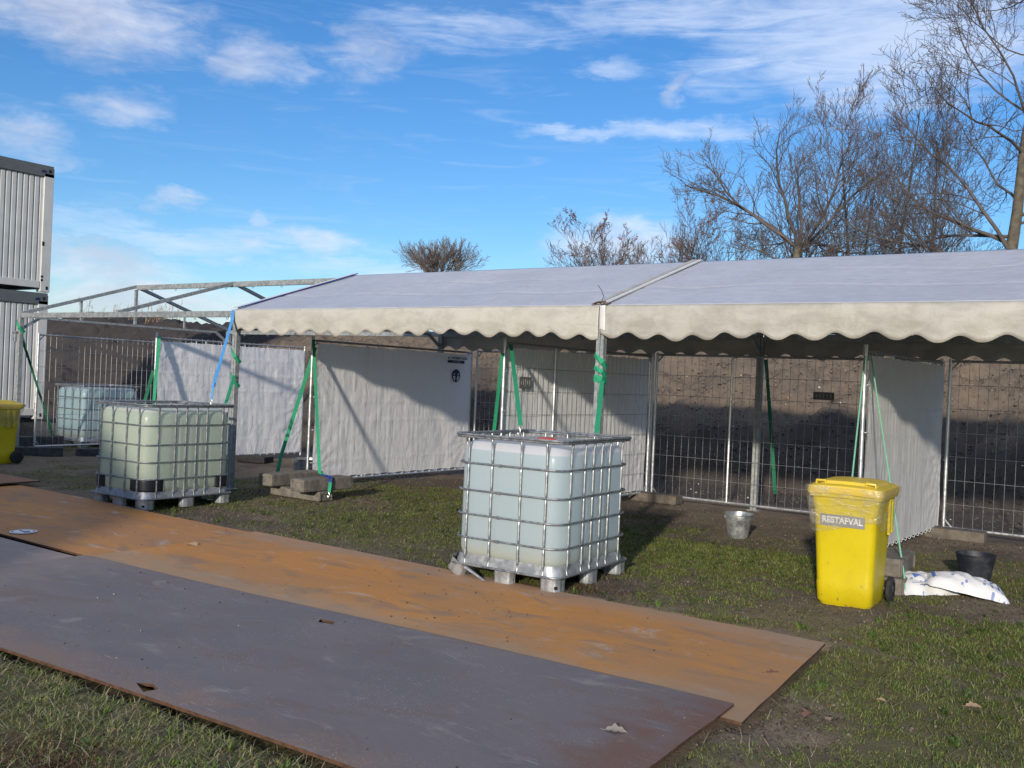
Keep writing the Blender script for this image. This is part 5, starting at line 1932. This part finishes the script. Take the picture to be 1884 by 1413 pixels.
bush = tree_meshes(TreeGen(31, 4, 0.0070, 0.15, 0.05, (3, 9, 7, 4), (0.50, 0.52, 0.5, 0.5), (0.8, 0.70, 0.75, 0.75)).make(6.2, 0.11, 0.75, fork=(10, 3.6, 0.85)), M['twig'], M['twig'])
bush2 = tree_meshes(TreeGen(37, 4, 0.0070, 0.15, 0.07, (4, 9, 6, 4), (0.50, 0.52, 0.5, 0.5), (0.8, 0.70, 0.75, 0.75)).make(6.0, 0.09, 0.6, fork=(6, 4.2, 0.6)), M['twig'], M['twig_red'])
rnd = tree_meshes(TreeGen(41, 4, 0.0075, 0.08, 0.02, (4, 10, 7, 4), (0.42, 0.48, 0.5, 0.5), (0.9, 0.55, 0.6, 0.65)).make(8.1, 0.18, 0.75, fork=(24, 2.7, 1.05), cstart=0.30), M['twig_hazed'], M['twig_hazed'])
leafy = tree_meshes(TreeGen(53, 4, 0.0065, 0.14, 0.10, (20, 8, 6, 4), (0.33, 0.45, 0.45, 0.5), (0.75, 0.65, 0.7, 0.7), leafy=0.10).make(10.2, 0.10, 0.4, stems=2), M['twig'], M['twig_red'])

plant('oak_tree', 'spreading bare tree with a forked trunk rising above the right tent bay', (-1.69, 25.78, 0), oak, 2.2, 1.0)
plant('slender_tree', 'slim pale bare tree just right of the forked spreading tree', (-0.83, 30.27, 0), slim, 0.0, 1.0)
plant('slender_tree', 'slim bare tree close behind the forked spreading tree', (-1.79, 32.07, 0), slim2, 1.0, 0.98)
plant('slender_tree', 'second slim bare tree from the forked one towards the right', (0.65, 28.60, 0), slim, 2.1, 0.98, False)
plant('slender_tree', 'leaning bare tree between the slim trees and the tall right one', (2.39, 24.6, 0), slim2, 0.7, 0.84, False)
plant('slender_tree', 'slim bare tree left of the tall tree at the right edge', (2.75, 27.02, 0), slim, 4.0, 0.86, False)
plant('tall_tree', 'tallest bare tree with long low branches at the right edge', (5.75, 21.7, 0), big, 0.4, 1.0)
plant('bush_tree', 'dense many-stemmed bush low between the slim trees', (1.3, 34.0, 0), bush, 0.0, 0.95)
plant('bush_tree', 'low bare bush left of the forked spreading tree', (-7.64, 33.11, 0), bush2, 1.0, 0.95)
plant('bush_tree', 'thin bare bush above the roof trim strip', (-9.9, 32.6, 0), bush2, 3.3, 0.88, False)
plant('bush_tree', 'wide twiggy bush, reddish, left of the tree with brown leaves', (-16.1, 35.5, 0), bush, 4.2, 1.0, False)
plant('leafy_tree', 'small tree still holding brown leaves above the tent roof', (-12.97, 36.09, 0), leafy, 0.3, 1.1)
plant('round_tree', 'round-crowned bare tree standing alone far behind the left bay', (-34.7, 45.45, 0), rnd, 0.0, 1.19)
plant('bush_tree', 'bush behind the slim pale tree', (-4.4, 33.5, 0), bush2, 5.0, 1.1, False)

# dry reeds on the bank at far left
rg_ = random.Random(4)
for (nm, lab, x0, y0, n) in (('reed_clump', 'dry reed clump behind the soil bank left of the frame ridge', -21.2, 12.9, 34), ('reed_clump', 'thin dry reeds sprouting on the crest beside the cabins', -23.6, 12.6, 26)):
    V, F = [], []
    for k in range(n):
        bx_, by_ = x0 + rg_.gauss(0, 0.75), y0 + rg_.gauss(0, 0.5)
        h = rg_.uniform(0.7, 1.55)
        lx, ly = rg_.gauss(0.22, 0.14), rg_.gauss(0, 0.12)
        zb = 2.45
        pts = [(bx_ + lx * f * f * h, by_ + ly * f * f * h, zb + h * f) for f in (0, 0.35, 0.7, 1.0)]
        tube_rings(pts, [0.009, 0.008, 0.007, 0.004], 3, V, F)
        for q in range(9):
            f = rg_.uniform(0.45, 0.98)
            c = (bx_ + lx * f * f * h, by_ + ly * f * f * h, zb + h * f)
            e = (c[0] + rg_.gauss(0.05, 0.06), c[1] + rg_.gauss(0, 0.06), c[2] + rg_.uniform(0.05, 0.22))
            tube_rings([c, e], [0.006, 0.004], 3, V, F)
    o = mesh_np(nm, np.array(V), np.array(F), M['reed'])
    tag(o, lab, 'reeds', 'dry reeds on the soil bank')

# ------------------------------------------------------------------ grass, weeds, clods, leaves
CAMXY = np.array([10.334, -8.146])
FWD = np.array([-math.sin(YAW), math.cos(YAW)])
RGT = np.array([math.cos(YAW), math.sin(YAW)])


def scatter(n, lo, hi):
    p = rng.random((n, 2)) * (np.array(hi) - np.array(lo)) + np.array(lo)
    return p


def visible(p, margin=1.6):
    """keep points of ground that lie in the field of view (with margin, to save memory)"""
    d = p - CAMXY
    f = d @ FWD
    r = d @ RGT
    return (f > 2.6) & (np.abs(r) < f * 0.545 + margin)


def blades(name, p, length, width, lean, cols, bend=0.5, z=None, cluster=None):
    """one mesh of bent grass blades; p (n,2)"""
    n = len(p)
    ang = rng.random(n) * 2 * PI
    dirx, diry = np.cos(ang), np.sin(ang)
    px_, py_ = -diry, dirx
    L = length
    zb = gz(p[:, 0], p[:, 1]) - 0.004 if z is None else z
    base = np.stack([p[:, 0], p[:, 1], zb], -1)
    l1 = np.clip(lean ** 1.6 * 0.96, 0, 0.97)
    up1 = np.sqrt(np.maximum(1 - l1 ** 2, 0.02))
    mid_ = base + np.stack([dirx * l1, diry * l1, up1], -1) * (L * 0.55)[:, None]
    l2 = np.clip(lean + bend * 0.3, 0, 0.995)
    up2 = np.sqrt(np.maximum(1 - l2 ** 2, 0.0)) - np.where(lean > 0.8, 0.10, 0)
    tip = mid_ + np.stack([dirx * l2, diry * l2, up2], -1) * (L * 0.5)[:, None]
    tip[:, 2] = np.maximum(tip[:, 2], zb + 0.002)
    sd = np.stack([px_, py_, np.zeros(n)], -1) * (width / 2)[:, None]
    v = np.stack([base - sd, base + sd, mid_ + sd * 0.85, mid_ - sd * 0.85, tip], 1).reshape(-1, 3)
    i0 = np.arange(n) * 5
    tri = np.stack([np.stack([i0, i0 + 1, i0 + 2], -1), np.stack([i0, i0 + 2, i0 + 3], -1), np.stack([i0 + 3, i0 + 2, i0 + 4], -1)], 1).reshape(-1, 3)
    cv_ = np.repeat(cols, 5, axis=0)
    o = mesh_np(name, v, tri, M['blade'], kind='stuff', attr={'col': cv_})
    return o


def pick(p, keep):
    return p[keep]


def colmix(n, pal, w):
    k = rng.choice(len(pal), n, p=np.array(w) / sum(w))
    c = np.array(pal)[k]
    return c * (0.72 + 0.56 * rng.random((n, 1)))


# short turf: three distance bands
P = []
for (n, lo, hi) in ((760000, (5.0, -6.8), (11.6, 1.2)), (460000, (-1.5, -2.2), (11.4, 3.2)), (90000, (-9.5, -2.0), (-1.5, 3.4))):
    p = scatter(n, lo, hi)
    p = p[visible(p)]
    c = cover(p[:, 0], p[:, 1])
    tuft = fbm(p[:, 0], p[:, 1], 0.07, 2, 81)
    keep = (rng.random(len(p)) < (c * 0.95 + 0.02) * sst(tuft, 0.25, 0.6)) & ~in_plates(p[:, 0], p[:, 1], 0.0)
    P.append(p[keep])
P = np.concatenate(P)
n = len(P)
near = sst(P[:, 1], -4.9, -5.4)                 # the longer, strawy grass at lower left
dist = np.hypot(P[:, 0] - CAMXY[0], P[:, 1] - CAMXY[1])
L = (0.012 + 0.026 * rng.random(n) ** 1.5) * (1 + 0.6 * near) * (1 + 0.02 * dist)
Wd = (0.0026 + 0.0020 * rng.random(n)) * (1 + 0.07 * np.maximum(dist - 5, 0))
lean = np.clip(0.55 + 0.45 * rng.random(n) ** 0.7 + 0.12 * near, 0, 0.985)
tone = (0.65 + 0.75 * fbm(P[:, 0], P[:, 1], 0.16, 3, 83))[:, None] * (1 + 0.35 * near[:, None])
green = tone * colmix(n, [(0.145, 0.20, 0.038), (0.19, 0.23, 0.046), (0.10, 0.155, 0.038), (0.24, 0.235, 0.065), (0.29, 0.245, 0.13)], [4, 3, 3, 2, 1.2])
straw = tone * colmix(n, [(0.32, 0.275, 0.155), (0.23, 0.20, 0.10), (0.155, 0.18, 0.054), (0.12, 0.155, 0.043)], [2, 3, 3, 3])
sel = (rng.random(n) < 0.12 + 0.55 * near)[:, None]
blades('grass', P, L, Wd, lean, np.where(sel, straw, green))

# moss: dense, very short, yellow-green
p = scatter(320000, (6.4, -6.8), (11.6, 1.5))
p = p[visible(p)]
mm = sst(fbm(p[:, 0], p[:, 1], 0.55, 4, 91), 0.46, 0.62) * sst(p[:, 0], 6.4, 7.4)
keep = (rng.random(len(p)) < mm) & ~in_plates(p[:, 0], p[:, 1], 0.0)
p = p[keep]
n = len(p)
blades('moss', p, 0.006 + 0.010 * rng.random(n), 0.003 + 0.002 * rng.random(n), 0.2 + 0.6 * rng.random(n), colmix(n, [(0.13, 0.125, 0.016), (0.095, 0.10, 0.018), (0.16, 0.14, 0.02)], [3, 3, 2]))

# straw: long dead blades lying about
p = np.concatenate([scatter(2600, (5.0, -6.6), (8.0, -5.3)), scatter(2600, (1.0, -2.2), (10.4, 1.4)), scatter(900, (8.5, -5.5), (10.3, -1.5))])
p = p[visible(p) & ~in_plates(p[:, 0], p[:, 1], -0.03)]
n = len(p)
blades('straw', p, 0.05 + 0.10 * rng.random(n) ** 2, 0.0022 + 0.0014 * rng.random(n), 0.93 + 0.06 * rng.random(n), colmix(n, [(0.34, 0.29, 0.18), (0.26, 0.21, 0.12), (0.42, 0.37, 0.25)], [3, 3, 1]), z=gz(p[:, 0], p[:, 1]) + 0.012)

# broad-leaved weeds: rosettes
cen = scatter(1100, (1.0, -6.5), (10.3, 1.6))
cen = cen[visible(cen) & ~in_plates(cen[:, 0], cen[:, 1], 0.06)]
cw = cover(cen[:, 0], cen[:, 1])
cen = cen[rng.random(len(cen)) < 0.25 + 0.5 * cw]
k = 9
p = np.repeat(cen, k, axis=0) + rng.normal(0, 0.010, (len(cen) * k, 2))
size = np.repeat(0.55 + 0.75 * rng.random(len(cen)), k)
n = len(p)
tint = np.repeat(colmix(len(cen), [(0.10, 0.155, 0.035), (0.075, 0.12, 0.03), (0.14, 0.17, 0.05)], [3, 3, 1]), k, axis=0)
blades('weeds', p, (0.035 + 0.03 * rng.random(n)) * size, (0.009 + 0.006 * rng.random(n)) * size, 0.5 + 0.42 * rng.random(n), tint)

# roots and reddish litter in the scuffed patch, and under the near container
p = np.concatenate([rng.normal((6.72, -6.12), (0.22, 0.13), (1500, 2)), rng.normal((6.35, -1.75), (0.35, 0.16), (900, 2))])
n = len(p)
blades('dead_roots', p, 0.02 + 0.06 * rng.random(n), 0.0022 + 0.0015 * rng.random(n), 0.55 + 0.43 * rng.random(n), colmix(n, [(0.12, 0.055, 0.03), (0.08, 0.035, 0.022), (0.18, 0.10, 0.05)], [3, 3, 2]))


# soil crumbs: small octahedra, squashed
def crumbs(name, p, size, cols, zf):
    n = len(p)
    o6 = np.array([(1, 0, 0), (0, 1, 0), (-1, 0, 0), (0, -1, 0), (0, 0, 0.8), (0, 0, -0.8)], float)
    jit = 1 + (rng.random((n, 6, 1)) - 0.5) * 0.7
    a = rng.random(n) * 2 * PI
    ca, sa = np.cos(a)[:, None], np.sin(a)[:, None]
    v = o6[None] * jit * size[:, None, None]
    vx = v[:, :, 0] * ca - v[:, :, 1] * sa
    vy = v[:, :, 0] * sa + v[:, :, 1] * ca
    vz = v[:, :, 2]
    V = np.stack([vx + p[:, None, 0], vy + p[:, None, 1], vz + (zf + size * 0.3)[:, None]], -1).reshape(-1, 3)
    f = np.array([(0, 1, 4), (1, 2, 4), (2, 3, 4), (3, 0, 4), (1, 0, 5), (2, 1, 5), (3, 2, 5), (0, 3, 5)])
    F = (f[None] + (np.arange(n) * 6)[:, None, None]).reshape(-1, 3)
    return mesh_np(name, V, F, M['clod'], kind='stuff', attr={'col': np.repeat(cols, 6, axis=0)})


p = np.concatenate([scatter(52000, (0.0, -2.2), (10.3, 3.9)), scatter(22000, (6.0, -6.6), (10.3, -3.0))])
p = p[visible(p) & ~in_plates(p[:, 0], p[:, 1], -0.01)]
cw = cover(p[:, 0], p[:, 1])
p = p[rng.random(len(p)) < 1.0 - 0.75 * cw]
n = len(p)
crumbs('soil_crumbs', p, 0.003 + 0.010 * rng.random(n) ** 3, colmix(n, [(0.085, 0.066, 0.05), (0.12, 0.095, 0.07), (0.06, 0.05, 0.042), (0.20, 0.17, 0.13)], [4, 3, 3, 0.7]), gz(p[:, 0], p[:, 1]))
# clods and pale litter on the bank
bp = scatter(26000, (-9.0, 5.2), (12.5, 11.0))
ix = np.clip(np.searchsorted(bx, bp[:, 0]), 1, len(bx) - 1)
iy = np.clip(np.searchsorted(by, bp[:, 1]), 1, len(by) - 1)
bzs = BANKZ[iy, ix]
bcs = BANKC.reshape(len(by), len(bx), 3)[iy, ix]
n = len(bp)
bsz = 0.008 + 0.028 * rng.random(n) ** 4
bcc = bcs * (0.7 + 0.45 * rng.random((n, 1)))
lit = rng.random(n) < 0.005
bcc[lit] = np.array([0.55, 0.53, 0.50])
bsz[lit] = 0.012 + 0.016 * rng.random(lit.sum())
wp = scatter(9000, (-9.0, 6.4), (12.5, 11.0))
wk = sst(fbm(wp[:, 0], wp[:, 1], 0.9, 3, 97), 0.52, 0.68)
wp = wp[rng.random(len(wp)) < wk]
wz = BANKZ[np.clip(np.searchsorted(by, wp[:, 1]), 1, len(by) - 1), np.clip(np.searchsorted(bx, wp[:, 0]), 1, len(bx) - 1)]
nw = len(wp)
blades('bank_weeds', wp, 0.04 + 0.10 * rng.random(nw), 0.006 + 0.006 * rng.random(nw), 0.5 + 0.45 * rng.random(nw), colmix(nw, [(0.30, 0.24, 0.15), (0.22, 0.17, 0.11), (0.15, 0.16, 0.06), (0.14, 0.10, 0.07)], [3, 3, 1, 3]), z=wz)
# scraps of leaf and bark lying in the turf
lp = np.concatenate([scatter(700, (1.0, -2.1), (10.4, 1.6)), scatter(420, (6.0, -6.6), (10.4, -1.5))])
lp = lp[visible(lp) & ~in_plates(lp[:, 0], lp[:, 1], 0.02)]
nl = len(lp)
blades('leaf_litter', lp, 0.012 + 0.024 * rng.random(nl), 0.006 + 0.012 * rng.random(nl), 0.90 + 0.08 * rng.random(nl), colmix(nl, [(0.20, 0.11, 0.06), (0.11, 0.06, 0.04), (0.33, 0.24, 0.14), (0.07, 0.05, 0.04)], [3, 3, 1.5, 2]), z=gz(lp[:, 0], lp[:, 1]) + 0.010)
crumbs('bank_clods', bp, bsz, bcc, bzs - bsz * 0.35)
# grit and specks of mud lying on the plates
p = np.concatenate([scatter(1500, (3.2, -5.4), (8.5, -2.1)), scatter(500, (-1.5, -3.7), (3.2, -2.1))])
p = p[in_plates(p[:, 0], p[:, 1], -0.03)]
n = len(p)
top_ = np.where(p[:, 1] < -3.86 + 0.046 * (p[:, 0] - 3.1), 0.040, 0.022)
crumbs('plate_grit', p, 0.0010 + 0.007 * rng.random(n) ** 9, colmix(n, [(0.22, 0.20, 0.18), (0.06, 0.045, 0.035), (0.45, 0.44, 0.42), (0.16, 0.11, 0.07)], [2, 4, 0.3, 4]), top_)

# fallen oak leaves
M['leaf_pale'] = mat('pale_dry_leaf', (0.34, 0.22, 0.13), (0.44, 0.30, 0.19), 30, 0.7)
M['leaf_dark'] = mat('dark_dry_leaf', (0.13, 0.065, 0.045), (0.19, 0.10, 0.07), 30, 0.7)
M['leaf_grey'] = mat('mud_leaf', (0.26, 0.22, 0.18), (0.34, 0.30, 0.25), 30, 0.7)


def leaf(label, loc, s, rz, m, curl=0.3):
    b = MB()
    n = 12
    left, right = [], []
    for k in range(n + 1):
        f = k / n
        w = 0.32 * math.sin(PI * f ** 0.8) * (1 + 0.35 * math.sin(f * 19)) + 0.012
        z = curl * 0.25 * math.sin(PI * f) + 0.02
        left.append((f - 0.5, w, z + curl * w * 0.7))
        right.append((f - 0.5, -w, z + curl * w * 0.5 * (1 + 0.4 * math.sin(f * 7))))
    mid_ = [(k / n - 0.5, 0, curl * 0.10 * math.sin(PI * k / n) + 0.01) for k in range(n + 1)]
    vs_ = left + mid_ + right
    m_ = n + 1
    b.add(vs_, [(i, i + m_, i + m_ + 1, i + 1) for i in range(n)] + [(i + m_, i + 2 * m_, i + 2 * m_ + 1, i + m_ + 1) for i in range(n)])
    b.tube([(-0.5, 0, 0.01), (-0.72, 0.03, 0.02)], 0.012, 4)
    o = b.build('fallen_leaf', m, None, smooth=True, loc=loc)
    o.scale = (s, s, s)
    o.rotation_euler = (0.1, 0.05, rz)
    return tag(o, label, 'leaf', 'fallen leaves')


leaf('pale dry leaf alone on the grass at the lower right', (9.45, -2.71, 0.022), 0.085, 0.6, M['leaf_pale'])
leaf('dark curled leaf beside the right corner of the orange plate', (8.84, -3.45, 0.02), 0.09, 1.3, M['leaf_dark'], 0.6)
leaf('pinkish leaf next to the dark curled one', (8.92, -3.42, 0.02), 0.06, 2.2, M['leaf_pale'])
leaf('small tan leaf on the grass between the plate corner and the yellow bin', (9.05, -2.94, 0.02), 0.05, 0.2, M['leaf_pale'])
leaf('tan leaf lying near the seam of the orange plates', (3.19, -2.89, 0.022), 0.12, 0.1, M['leaf_pale'])
leaf('dark flat leaf near the right end of the orange plate', (8.46, -2.89, 0.022), 0.10, 0.7, M['leaf_dark'], 0.1)
leaf('greyish muddy leaf on the grey plate near its right end', (8.26, -4.33, 0.040), 0.10, 0.5, M['leaf_grey'])
